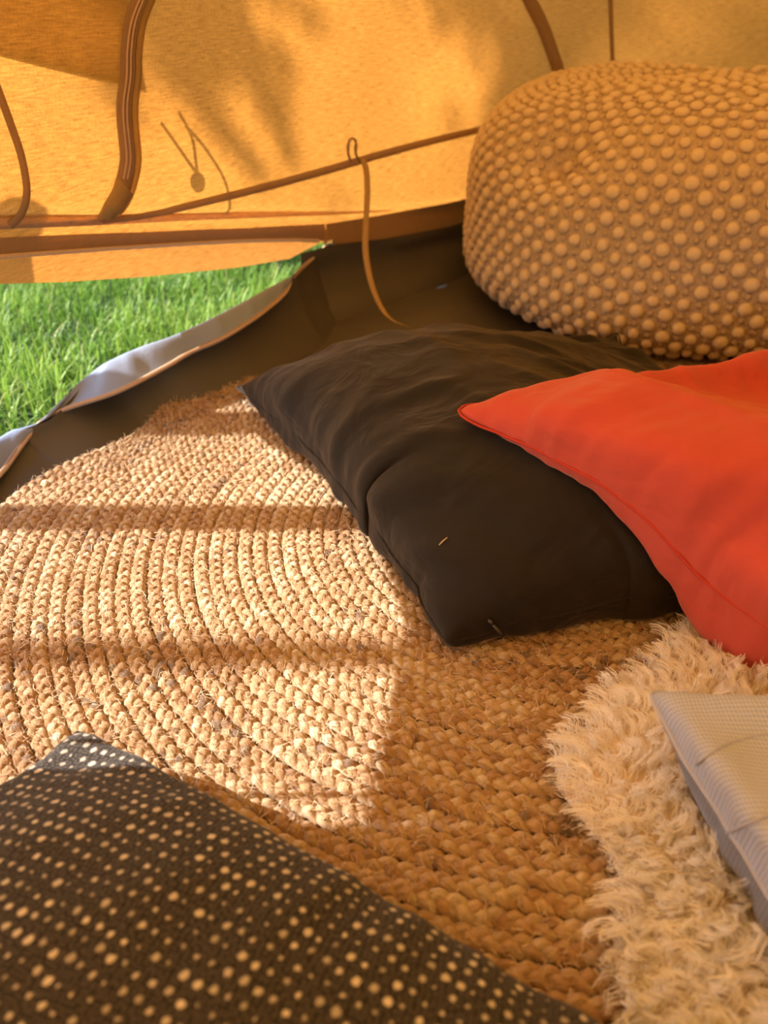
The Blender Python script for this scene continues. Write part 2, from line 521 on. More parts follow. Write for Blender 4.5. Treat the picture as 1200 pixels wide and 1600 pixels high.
# folded-over lip of the groundsheet in the doorway
def lip_build():
    zip_px = [(517, 381, .104), (490, 405, .102), (459, 436, .098), (446, 460, .094), (420, 484, .090), (390, 506, .086), (345, 533, .080), (299, 553, .074),
              (260, 576, .068), (186, 614, .058), (108, 640, .048), (76, 655, .040), (50, 679, .034), (26, 711, .028), (0, 745, .024)]
    out_px = [(519, 378, .106), (495, 396, .107), (465, 424, .108), (458, 430, .108), (425, 447, .108), (381, 471, .106), (325, 500, .102), (269, 525, .097),
              (225, 540, .092), (182, 558, .085), (147, 579, .075), (100, 628, .056), (72, 655, .046), (36, 668, .046), (0, 683, .044)]
    A = [at_h(*p) for p in zip_px]; B = [at_h(*p) for p in out_px]
    for Y in (0.72, 0.62, 0.5, 0.40, 0.33):                # goes on along the doorway, out of view
        x = TC[0] - math.sqrt(TR ** 2 - (Y - TC[1]) ** 2)
        A.append(np.array([x + 0.045, Y, 0.022])); B.append(np.array([x - 0.005, Y, 0.035]))
    n = 220
    AB = smooth_poly(np.hstack([np.array(A), np.array(B)]), n); A = AB[:, :3]; B = AB[:, 3:]
    # match by arclength is good enough: both resampled uniformly
    rows = []
    d = A - B
    s = np.linspace(0, 1, n)[:, None]
    outw = B - np.array([TC[0], TC[1], 0]); outw[:, 2] = 0; outw /= np.linalg.norm(outw, axis=1)[:, None]
    wr = (vnoise(np.arange(n) * 0.11, np.zeros(n), 9) - 0.5)[:, None]
    wr2 = (vnoise(np.arange(n) * 0.33, np.zeros(n), 10) - 0.5)[:, None]
    up = np.array([0, 0, 1.0])
    fade = np.minimum(1, np.arange(n) / 25.0)[:, None]
    rows.append(np.column_stack([(B - outw * 0.004)[:, :2], np.full(n, -0.025)]))
    rows.append(np.column_stack([(B + outw * 0.010 * fade)[:, :2], B[:, 2] * 0.35]))
    rows.append(B + outw * 0.010 * fade - up * B[:, 2:3] * 0.25)
    rows.append(B + outw * 0.004 * fade - up * 0.004)
    for f, hgt in ((0.0, 0.0), (0.15, .005), (0.3, .007), (0.45, .006), (0.6, .004), (0.75, .002), (0.9, .001), (1.0, 0.0)):
        rows.append(B + d * f + up * (hgt + (wr * 0.010 + wr2 * 0.006) * math.sin(f * math.pi)) * fade * np.clip(np.linalg.norm(d, axis=1)[:, None] / 0.06, 0, 1))
    rows.append(A - up * 0.002 - d * 0.02)
    V = np.stack(rows, 1)
    nc = V.shape[1]
    me = mesh_np('door_lip', V.reshape(-1, 3), grid_faces(n, nc))
    lip = obj('door_lip', me, M_lip, FLOOR, label='blue-grey groundsheet edge folded over in the doorway')
    # inner standing face in shadow
    rows = []
    for f in np.linspace(0, 1, 8):
        p = B - outw * (0.055 * (1 - f) ** 2 + 0.004)
        p[:, 2] = B[:, 2] * f * 0.96 + 0.001
        rows.append(p)
    V = np.stack(rows, 1)
    obj('upstand', mesh_np('upstand_d', V.reshape(-1, 3), grid_faces(n, 8)), M_sheet, FLOOR)
    # zip tape + teeth along the inner edge
    P = A.copy(); P[:, 2] += 0.003
    tape = MB().tube(P, 0.0026, 6, caps=True)
    z = obj('zip_tape', tape.mesh('lip_zip_tape'), M_tape, FLOOR)
    Pd = smooth_poly(P, 620)
    Tn = np.gradient(Pd, axis=0); Tn /= np.linalg.norm(Tn, axis=1)[:, None]
    mb = MB()
    sd = np.cross(Tn, up); sd /= np.linalg.norm(sd, axis=1)[:, None]
    box = np.array([[x, y, zc] for x in (-1, 1) for y in (-1, 1) for zc in (-1, 1)], float)
    bf = [[0, 1, 3, 2], [4, 6, 7, 5], [0, 4, 5, 1], [2, 3, 7, 6], [0, 2, 6, 4], [1, 5, 7, 3]]
    for i in range(2, 620, 1):
        c = Pd[i]; u3 = np.cross(sd[i], Tn[i])
        if i % 1 == 0:
            mb.add(c + box[:, :1] * Tn[i] * 0.00065 + box[:, 1:2] * sd[i] * 0.0028 + box[:, 2:] * u3 * 0.0022, bf)
    obj('zip_teeth', mb.mesh('lip_zip_teeth'), M_zip, z, kind='stuff')
    return lip
lip_build()

# structure: canvas walls and roof
door = empty('door_1', (TC[0] + TR * math.cos(2.6), TC[1] + TR * math.sin(2.6), 0), kind='structure', label='unzipped yellow canvas tent door panel with zips and brown tapes')
canvas_patch('door_canvas', TH_CORNER, TH_END, lambda T: interp(TEETH, T), 230, 90, parent=door)
wall_b = canvas_patch('wall_back', math.radians(60), TH_CORNER, 0.075, 240, 80, kind='structure', label='yellow canvas tent wall behind the pouf')
canvas_patch('wall_left', TH_END, math.radians(216), 0.03, 90, 24, kind='structure', label='yellow canvas tent wall beside the camera')
canvas_patch('wall_right', math.radians(288), math.radians(420), 0.03, 90, 24, kind='structure', label='yellow canvas tent wall on the far side')

def roof():
    nr, na = 24, 160
    q = np.linspace(0, 1, nr); a = np.linspace(0, 2 * math.pi, na, endpoint=False)
    Q, A = np.meshgrid(q, a, indexing='ij')
    Rr = (TR + 0.03) * (1 - Q) + 0.02
    Z = EAVE - 0.02 + (2.3 - EAVE) * Q ** 0.92
    V = np.stack([TC[0] + Rr * np.cos(A), TC[1] + Rr * np.sin(A), Z], -1).reshape(-1, 3)
    uv = np.stack([A * 1.2, Q * 2.4], -1).reshape(-1, 2)
    obj('ceiling', mesh_np('ceiling', V, grid_faces(nr, na, wrap_c=True), uv=uv), M_canvas, kind='structure', label='yellow canvas tent roof cone')
roof()

# door parts
def band(name, botf, topf, th0, th1, mat, parent, off, n=160, m=6, **k):
    th = np.linspace(th0, th1, n); q = np.linspace(0, 1, m)
    T, Q = np.meshgrid(th, q, indexing='ij')
    b = interp(botf, T); t = interp(topf, T)
    Z = b + (t - b) * Q
    Rr = rho(T, np.maximum(Z, interp(TEETH, T))) + off
    V = np.stack([TC[0] + Rr * np.cos(T), TC[1] + Rr * np.sin(T), Z], -1).reshape(-1, 3)
    uv = np.stack([T * TR, Z], -1).reshape(-1, 2)
    return obj(name, mesh_np(name, V, grid_faces(n, m), uv=uv), mat, parent, **k)
band('hem_tape', TEETH, TAPETOP, TH_CORNER, TH_END, M_tape, door, -0.003, label='brown tape along the door hem')
wf = band('weather_flap', FLAPB, TAPETOP, TH_CORNER - 0.014, TH_END, M_flap, door, 0.012, label='orange glowing flap below the door zip')

def teeth_row(name, tab, th0, th1, n, parent, off):
    mb = MB()
    box = np.array([[x, y, z] for x in (-1, 1) for y in (-1, 1) for z in (-1, 1)], float)
    bf = [[0, 1, 3, 2], [4, 6, 7, 5], [0, 4, 5, 1], [2, 3, 7, 6], [0, 2, 6, 4], [1, 5, 7, 3]]
    for th in np.linspace(th0, th1, n):
        h = float(interp(tab, th)); R = float(rho(np.array(th), np.array(h))) + off
        c = np.array([TC[0] + R * math.cos(th), TC[1] + R * math.sin(th), h])
        t = np.array([-math.sin(th), math.cos(th), 0]); r = np.array([math.cos(th), math.sin(th), 0])
        mb.add(c + box[:, :1] * t * 0.0009 + box[:, 1:2] * r * 0.0016 + box[:, 2:] * np.array([0, 0, 1.0]) * 0.0026, bf)
    return obj(name, mb.mesh(name), M_zip, parent, kind='stuff')
teeth_row('zip_teeth', TEETH, TH_CORNER + 0.01, TH_END - 0.02, 400, door, -0.004)

# seam tape rising from the hem to the back wall
S1 = [(-60, 358), (0, 355), (75, 350), (150, 346), (230, 336), (330, 313), (430, 288), (517, 264)]
S2 = [(517, 264), (600, 240), (680, 219), (760, 200), (860, 176), (960, 152)]
ribbon_wall('seam_tape', S1, [0.004, 0.006, 0.010, 0.012, 0.013], M_tape, door, 0.003, 90)
ribbon_wall('seam_tape', S2, [0.013, 0.013], M_tape, wall_b, 0.003, 60)
ribbon_wall('lit_hem_fold', [(-60, 345), (0, 345), (150, 342), (320, 337), (515, 333), (610, 329)], [0.018, 0.017, 0.013, 0.010, 0.006, 0.002], M_fold, door, 0.0015, 60, 0.001)  # flat pale strip painting the lit fold above the hem
# mud strip along the foot of the back wall
band('mud_strip', MUDB, MUDT, math.radians(62), TH_CORNER, M_mud, wall_b, -0.006)

# wavy vertical door zip
ZP = [(330, -260), (305, -180), (276, -110), (250, -60), (232, -25), (219, 0), (206, 36), (200, 80), (199, 120), (194, 160), (194, 190), (197, 220), (199, 250), (194, 280), (185, 307), (173, 327), (163, 340)]
zt = ribbon_wall('door_zip', ZP, [0.029, 0.029, 0.027, 0.026, 0.024, 0.026, 0.027, 0.027], M_tape, door, 0.004, 120, 0.002, label='brown wavy vertical zip tape on the door')
ribbon_wall('zip_cover_strip', [(x + 17, y) for x, y in ZP], 0.011, M_ribbon, zt, 0.004, 100, 0.001)
for dx, w_, m_ in ((-3.5, 0.0024, M_coil), (2.5, 0.0024, M_coil), (7, 0.0018, M_tape)):
    ribbon_wall('zip_coil', [(x + dx + 2, y) for x, y in ZP[:14]], w_, m_, zt, 0.0075, 160, 0.0015)
ribbon_wall('stitched_patch', [(196, 292), (188, 306), (176, 326), (164, 343)], 0.030, M_ribbon, zt, 0.0078, 24, 0.0015)
# left loop tape
ribbon_wall('loop_tape', [(-75, -250), (-68, -120), (-52, -10), (-30, 70), (0, 150), (20, 205), (33, 245), (41, 290), (39, 318), (30, 338), (14, 353)], 0.0105, M_tape, door, 0.004, 60)
# tape and seam at the top right, on the back wall
ribbon_wall('webbing_strap', [(735, -170), (768, -115), (800, -60), (826, 0), (846, 40), (861, 80), (872, 115), (878, 150), (880, 190)], 0.026, M_tape, wall_b, 0.012, 50, 0.006)
ribbon_wall('panel_seam', [(946, -150), (949, -90), (951, -40), (953, 0), (955, 60), (957, 112), (958, 170)], 0.0085, M_tape, wall_b, 0.006, 30, 0.003)

# outer storm flap doubling the canvas at the top left
def storm_flap():
    L = px_theta_h([(-200, 30), (0, 82), (90, 105), (190, 131), (215, 138)])
    th0, th1 = L[-1][0], L[0][0]
    lo = [(a, b) for a, b in L]
    canvas_patch('storm_flap', th0, th1, lambda T: interp(lo, T), 60, 40, off=0.006, parent=door, mat=M_storm)
storm_flap()

# zip slider at the door corner
def slider():
    p = on_wall(516, 380, 0.008)
    r = np.array([TC[0] - p[0], TC[1] - p[1], 0]); r /= np.linalg.norm(r)
    t = np.array([-r[1], r[0], 0])
    mb = MB()
    a = np.linspace(0, 2 * math.pi, 13)[:-1]
    def plate(c, ru, rv, th):
        ring = np.stack([np.cos(a) * ru, np.sin(a) * rv], -1)
        V = np.vstack([c + ring[:, :1] * t + ring[:, 1:] * np.array([0, 0, 1.0]) + r * s for s in (-th, th)])
        k = np.arange(12); k2 = (k + 1) % 12
        mb.add(V, np.stack([k, k2, k2 + 12, k + 12], -1), [list(range(11, -1, -1)), list(range(12, 24))])
    plate(p, 0.009, 0.006, 0.002)
    plate(p + r * 0.004, 0.0045, 0.007, 0.0012)
    plate(p + r * 0.004 - np.array([0, 0, 0.012]), 0.003, 0.008, 0.0008)
    obj('zip_slider', mb.mesh('zip_slider'), M_metal, door, label='small nickel zip slider at the door corner')
slider()

# hanging tie ribbon with its loop
def tie():
    root_p = on_wall(566, 250, 0.008)
    ti = empty('tie_ribbon', root_p, 'thin tan cotton ribbon hanging from the seam tape down to the groundsheet', 'ribbon')
    zs = [1.0, 1.0, 1.0, 1.0, 1.0]
    z0 = float(np.dot(root_p - np.array([0, 0, H]), [0, CP, -SP]))
    pts = [(566, 248, z0 - .004), (572, 265, z0 - .012), (574, 300, z0 - .02), (572, 345, z0 - .03), (571, 390, z0 - .045), (577, 430, z0 - .065), (587, 462, z0 - .085), (600, 487, z0 - .105), (615, 501, z0 - .125), (634, 509, z0 - .145)]
    P = smooth_poly([at_z(*p) for p in pts], 60)
    P[:, 2] = np.maximum(P[:, 2], 0.012)
    S = np.tile(np.array([0.93, 0.37, 0.0]), (60, 1))
    tw = np.linspace(0.2, -0.5, 60)
    S = np.stack([np.cos(tw), np.sin(tw), 0.15 * np.sin(np.linspace(0, 5, 60))], -1)
    T = np.gradient(P, axis=0); T /= np.linalg.norm(T, axis=1)[:, None]
    N = np.cross(T, S); N /= np.linalg.norm(N, axis=1)[:, None]
    w = 0.0052
    rows = [P + S * w * a + N * 0.0005 * b for a, b in ((-1, -1), (1, -1), (1, 1), (-1, 1))]
    V = np.stack(rows, 1).reshape(-1, 3)
    F = grid_faces(60, 4, wrap_c=True)
    uv = np.stack([np.repeat(np.linspace(0, .5, 60), 4), np.tile([0, .01, .01, 0], 60)], -1)
    obj('ribbon', mesh_np('ribbon', V, F, uv=uv), M_ribbon, ti)
    LP = smooth_poly([on_wall(x, y, 0.010) for x, y in ((563, 253), (556, 240), (556, 222), (551, 216), (545, 222), (544, 238), (548, 252))], 40)
    V, F, Tr = tube(LP, 0.0032, 8, flat=0.5)
    lm = MB().add(V, F, Tr).mesh('loop')
    obj('loop', lm, M_tape, ti)
tie()

# things outside in the sun that shade the canvas and the doorway ----------
def toggle_cord():
    def outp(px, py, d): return wallpt(px, py, TR + 0.012) + SUNV * d
    t0 = empty('door_toggle', outp(283, 268, 0.05), 'round toggle on thin cords hanging outside, seen as a shadow on the door canvas', 'toggle')
    for path in ([(214, 168), (240, 205), (278, 252), (282, 258)], [(240, 150), (258, 185), (274, 235), (281, 258)], [(250, 170), (290, 215), (325, 262), (340, 300), (346, 334)]):
        P = smooth_poly([outp(x, y, 0.05) for x, y in path], 24)
        obj('cord', MB().tube(P, 0.0028, 6).mesh('cord'), M_cord, t0)
    c = outp(283, 268, 0.05)
    uu, vv = np.meshgrid(np.linspace(0, math.pi, 9), np.linspace(0, 2 * math.pi, 14, endpoint=False), indexing='ij')
    V = np.stack([np.sin(uu) * np.cos(vv) * 0.0135, np.sin(uu) * np.sin(vv) * 0.0135, np.cos(uu) * 0.0135], -1).reshape(-1, 3) + c
    obj('bead', mesh_np('bead', V, grid_faces(9, 14, wrap_c=True)), M_wood, t0)
toggle_cord()

def post(Y, dist, rad, label, leany=0.0, hgt=1.5):  # unseen post, added outside to cast a shade band on the rug
    x = TC[0] - math.sqrt(TR ** 2 - (Y - TC[1]) ** 2) - dist
    o = empty('shade_post', (x, Y, GZ), label, 'post')
    zz = np.concatenate([[-0.05], np.linspace(0, hgt, 5)])
    P = np.stack([np.full(6, x), Y + leany * (zz - dist * math.tan(SUN_EL)), GZ + zz], -1)
    obj('shaft', MB().tube(P, rad * np.array([1, 1, .98, .97, .95, .93]), 12).mesh('shaft'), M_wood, o)
    obj('cap', MB().tube(np.array([[P[-1][0], P[-1][1], P[-1][2] - 0.002], [P[-1][0], P[-1][1], P[-1][2] + 0.01], [P[-1][0], P[-1][1], P[-1][2] + 0.018]]), np.array([rad * 1.15, rad * 1.15, rad * 0.5]), 12).mesh('cap'), M_wood, o)
post(0.945, 0.55, 0.036, 'unseen post added on the lawn beyond the door, shading the rug edge by the black cushion', 0.10, 0.66)
post(0.735, 0.55, 0.026, 'unseen post added on the lawn beyond the door, casting the dark band across the rug')
post(0.52, 2.1, 0.020, 'unseen post added farthest out on the lawn, casting the faint band across the rug', 0, 2.2)

# door edge cord that draws the thin dark line in the sun patch
def edge_cord():
    x = TC[0] - math.sqrt(TR ** 2 - (0.372 - TC[1]) ** 2) - 0.02
    o = empty('hanging_cord', (x, 0.372, 0.4), 'thin cord hanging at the near edge of the door opening', 'cord')
    P = smooth_poly([(x, 0.372, 0.42), (x + .003, 0.373, 0.3), (x - .002, 0.371, 0.15), (x, 0.373, 0.04)], 20)
    obj('cord', MB().tube(P, 0.0028, 6).mesh('edge_cord'), M_cord, o)
    obj('knot', MB().tube(smooth_poly([(x, .373, .055), (x, .373, .045), (x, .373, .035)], 5), np.array([.003, .007, .008, .007, .003]), 8).mesh('knot'), M_cord, o)
edge_cord()

def tree():
    root = np.array([-5.4, 1.80, GZ])
    o = empty('tree', root, 'broadleaf tree out on the lawn whose shade dapples the door canvas', 'tree')
    obj('trunk', MB().tube(smooth_poly([root, root + (0.05, 0.02, 1.4), root + (-.02, .05, 2.6), root + (.05, .1, 4.8)], 14), np.linspace(0.085, 0.05, 14), 10).mesh('trunk'), M_bark, o)
    def back(px, py, d): return wallpt(px, py) + SUNV * d
    limbs = [([(330, -30), (385, 80), (430, 180), (455, 250)], .034), ([(236, 40), (270, 110), (330, 190), (410, 275)], .030), ([(262, -40), (238, 30), (228, 80)], .045)]
    for k, (path, r) in enumerate(limbs):
        P = smooth_poly([back(x, y, 5.0) for x, y in path], 16)
        st = root + np.array([0, 0.05, 4.1 + 0.12 * k])
        P = np.vstack([smooth_poly([st, 0.5 * (st + P[0]) + (0, 0, .25), P[0]], 8)[:-1], P])
        obj('branch', MB().tube(P, np.linspace(r * 1.1, r * 0.6, len(P)), 8).mesh('branch'), M_bark, o)
    n = 700
    cen = [back(262, 0, 5.0), back(250, -60, 5.1), back(330, -60, 5.0), back(740, -40, 5.0)]
    sg = [.035, .06, .06, .06]
    idx = rng.integers(0, len(cen), n)
    C = np.array(cen)[idx] + rng.normal(0, 1, (n, 3)) * np.array(sg)[idx][:, None]
    hi = rng.random(n) < 0.45
    C[hi] = root + np.array([0, 0, 4.9]) + rng.normal(0, 0.45, (hi.sum(), 3)) * (1.2, 1.2, .6)
    a = rng.normal(0, 1, (n, 3)); a /= np.linalg.norm(a, axis=1)[:, None]
    b = np.cross(a, rng.normal(0, 1, (n, 3))); b /= np.linalg.norm(b, axis=1)[:, None]
    s = rng.uniform(0.02, 0.04, n)[:, None]
    V = np.stack([C - a * s * 1.4, C + b * s * .6, C + a * s * 1.4, C - b * s * .6], 1).reshape(-1, 3)
    obj('foliage', mesh_np('foliage', V, np.arange(n * 4).reshape(n, 4)), M_leaf, o, kind='stuff')
tree()

# ------------------------------------------------------------------ braided jute rug
RC = np.array([0.16, 0.716]); RW = 0.0150; RR = 0.605
def jute_mat():
    m = NT('jute')
    at = m.n('ShaderNodeAttribute', attribute_name='tone')
    co = m.coord('UV')
    mp = m.n('ShaderNodeMapping'); mp.inputs['Scale'].default_value = (50, 5, 1); m.l(co, mp.inputs[0])
    f = m.noise(mp.outputs[0], 1.0, 3, 0.65)
    mp2 = m.n('ShaderNodeMapping'); mp2.inputs['Scale'].default_value = (22, 6, 1); m.l(co, mp2.inputs[0])
    f2 = m.noise(mp2.outputs[0], 1.0, 2, 0.6)
    t = m.math('MULTIPLY_ADD', f, 0.60, m.math('SUBTRACT', at.outputs['Fac'], 0.32))
    c = m.ramp(t, [(0.0, (0.17, 0.125, 0.09)), (0.10, (0.30, 0.165, 0.08)), (0.33, (0.46, 0.275, 0.135)), (0.60, (0.57, 0.405, 0.235)), (1.0, (0.76, 0.65, 0.47))])
    c = m.mix(m.math('MULTIPLY', f2, 0.35), c, (0.42, 0.24, 0.11))
    b = m.bump(f2, 0.0016, 0.9); b = m.bump(f, 0.0020, 0.9, b)
    m.principled(c, 0.75, b, Specular_IOR_Level=0.25, Sheen_Weight=0.15)
    return m.m
M_jute = jute_mat()

def rug_warp(x, y, z):
    """slight ripples of the rug and its pushed-in rim"""
    dx = x - RC[0]; dy = y - RC[1]
    r = np.hypot(dx, dy); a = np.arctan2(dy, dx)
    # rim notch towards the lip
    a0 = math.atan2(0.933 - RC[1], -0.329 - RC[0])
    da = np.angle(np.exp(1j * (a - a0)))
    s = np.clip((r - 0.36) / 0.24, 0, 1) ** 1.5
    m = 1 - s * (0.115 * np.exp(-(da / 0.20) ** 2) + 0.20 * np.clip((-da - 0.22) / 0.45, 0, 1) * np.clip((1.5 + da) / 0.4, 0, 1))
    x2 = RC[0] + dx * m; y2 = RC[1] + dy * m
    z2 = z + s * 0.005 * np.exp(-(da / 0.20) ** 2) + 0.0035 * vnoise(x * 9, y * 9, 21) * np.clip((r - .05) / .2, 0, 1)
    z2 = z2 + 0.006 * np.exp(-((y - 0.30 - 0.10 * (x - 0.05)) / 0.012) ** 2) * np.exp(-((x - 0.06) / 0.12) ** 2)
    return x2, y2, z2

def rug_build():
    root = empty('jute_rug', (RC[0], RC[1], 0), 'round braided natural jute rug spread on the groundsheet', 'rug')
    T0 = 0.037
    segs, sides = 12, 6
    nring = int(RR / RW)
    for k in range(nring):
        r = (k + 0.5) * RW
        npd = max(3, int(round(2 * math.pi * r / T0)))
        n = npd * segs
        s = np.arange(n) / n
        phi = s * 2 * math.pi + k * 1.7
        t = s * npd * 2 * math.pi
        Vs, Fs, Us, As = [], [], [], []
        ringtone = rng.normal(0, 0.10)
        wobble = 0.0012 * (vnoise(s * 2 * math.pi * r * 8, np.full(n, k * 3.3), 31) - 0.5) * 2
        wobble *= np.minimum(1, np.minimum(np.arange(n), np.arange(n)[::-1]) / 12.0)
        for st in range(3):
            ph = t + st * 2 * math.pi / 3
            lat = 0.0036 * np.sin(ph)
            zz = 0.0072 + 0.0026 * np.sin(2 * ph)
            dlat = 0.0036 * np.cos(ph) * (npd * 2 * math.pi)
            dalong = 2 * math.pi * r
            ang = np.arctan2(dlat, dalong)
            rad = r + lat + wobble
            px = RC[0] + rad * np.cos(phi); py = RC[1] + rad * np.sin(phi)
            er = np.stack([np.cos(phi), np.sin(phi)], -1); et = np.stack([-np.sin(phi), np.cos(phi)], -1)
            sv = er * np.cos(ang)[:, None] - et * np.sin(ang)[:, None]
            # lobe id -> random size/tone
            lob = np.floor((ph / math.pi) + 0.5).astype(int) % (2 * npd)
            rs = rng.uniform(0.88, 1.12, 2 * npd)[lob]; rs = (np.roll(rs, 1) + rs + np.roll(rs, -1)) / 3
            rt = rng.normal(0.0, 0.21, 2 * npd)
            dark = rng.random(2 * npd) < 0.012
            rt[dark] -= 0.55
            tone = 0.52 + ringtone + rt[lob] + 0.25 * (vnoise(px * 14, py * 14, 8) - 0.5)
            tone = (np.roll(tone, 1) + 2 * tone + np.roll(tone, -1)) / 4
            w = 0.0047 * rs; hh = 0.0049 * rs
            aa = np.linspace(0, 2 * math.pi, sides, endpoint=False)
            X = px[:, None] + sv[:, :1] * (w[:, None] * np.cos(aa))
            Y = py[:, None] + sv[:, 1:] * (w[:, None] * np.cos(aa))
            Z = zz[:, None] + hh[:, None] * np.sin(aa)
            X, Y, Z = rug_warp(X, Y, Z)
            X = X + rng.normal(0, 0.00028, X.shape); Y = Y + rng.normal(0, 0.00028, X.shape); Z = Z + rng.normal(0, 0.00028, X.shape)
            Vs.append(np.stack([X, Y, Z], -1).reshape(-1, 3))
            Fs.append(grid_faces(n, sides, wrap_c=True, wrap_r=True) + st * n * sides)
            u = (s * 2 * math.pi * r)[:, None] + np.zeros(sides) + st * 3.1 + k * 7.7
            v = np.abs(np.linspace(-1, 1, sides, endpoint=False))[None, :] * 0.5 + np.zeros((n, 1))
            Us.append(np.stack([v * 1.0, u * 10], -1).reshape(-1, 2))
            As.append(np.repeat(tone, sides))
        me = mesh_np('braid_ring', np.vstack(Vs), np.vstack(Fs), uv=np.vstack(Us), attr={'tone': np.concatenate(As)})
        obj('braid_ring', me, M_jute, root)
    # loose fibres standing off the braids
    n = 110000
    rr = np.sqrt(rng.uniform(0.02, 1, n)) * (RR - 0.008); aa = rng.uniform(0, 2 * math.pi, n)
    x = RC[0] + rr * np.cos(aa); y = RC[1] + rr * np.sin(aa)
    x, y, z = rug_warp(x, y, rng.uniform(0.010, 0.0150, n))
    d = rng.normal(0, 1, (n, 3)); d[:, 2] = np.abs(d[:, 2]) * 0.55 + 0.05; d /= np.linalg.norm(d, axis=1)[:, None]
    L = rng.uniform(0.004, 0.013, n)[:, None]
    sd = np.cross(d, rng.normal(0, 1, (n, 3))); sd /= np.linalg.norm(sd, axis=1)[:, None]
    p = np.stack([x, y, z], -1)
    V = np.stack([p - sd * .00024, p + sd * .00024, p + d * L * .55 + sd * L * .12 + sd * .00018, p + d * L * .55 + sd * L * .12 - sd * .00018, p + d * L - np.array([0, 0, 1.0]) * L * .15], 1)
    base = (np.arange(n) * 5)[:, None]
    F = np.concatenate([base + [0, 1, 2], base + [0, 2, 3], base + [3, 2, 4]])
    me = mesh_np('loose_fibres', V.reshape(-1, 3), F, uv=np.tile([[0., 0.], [0, 0], [0, .3], [0, .3], [0, .6]], (n, 1)), attr={'tone': np.repeat(rng.uniform(.45, 1.0, n), 5)})
    obj('loose_fibres', me, M_jute, root, kind='stuff')
rug_build()
RUGTOP = 0.0175

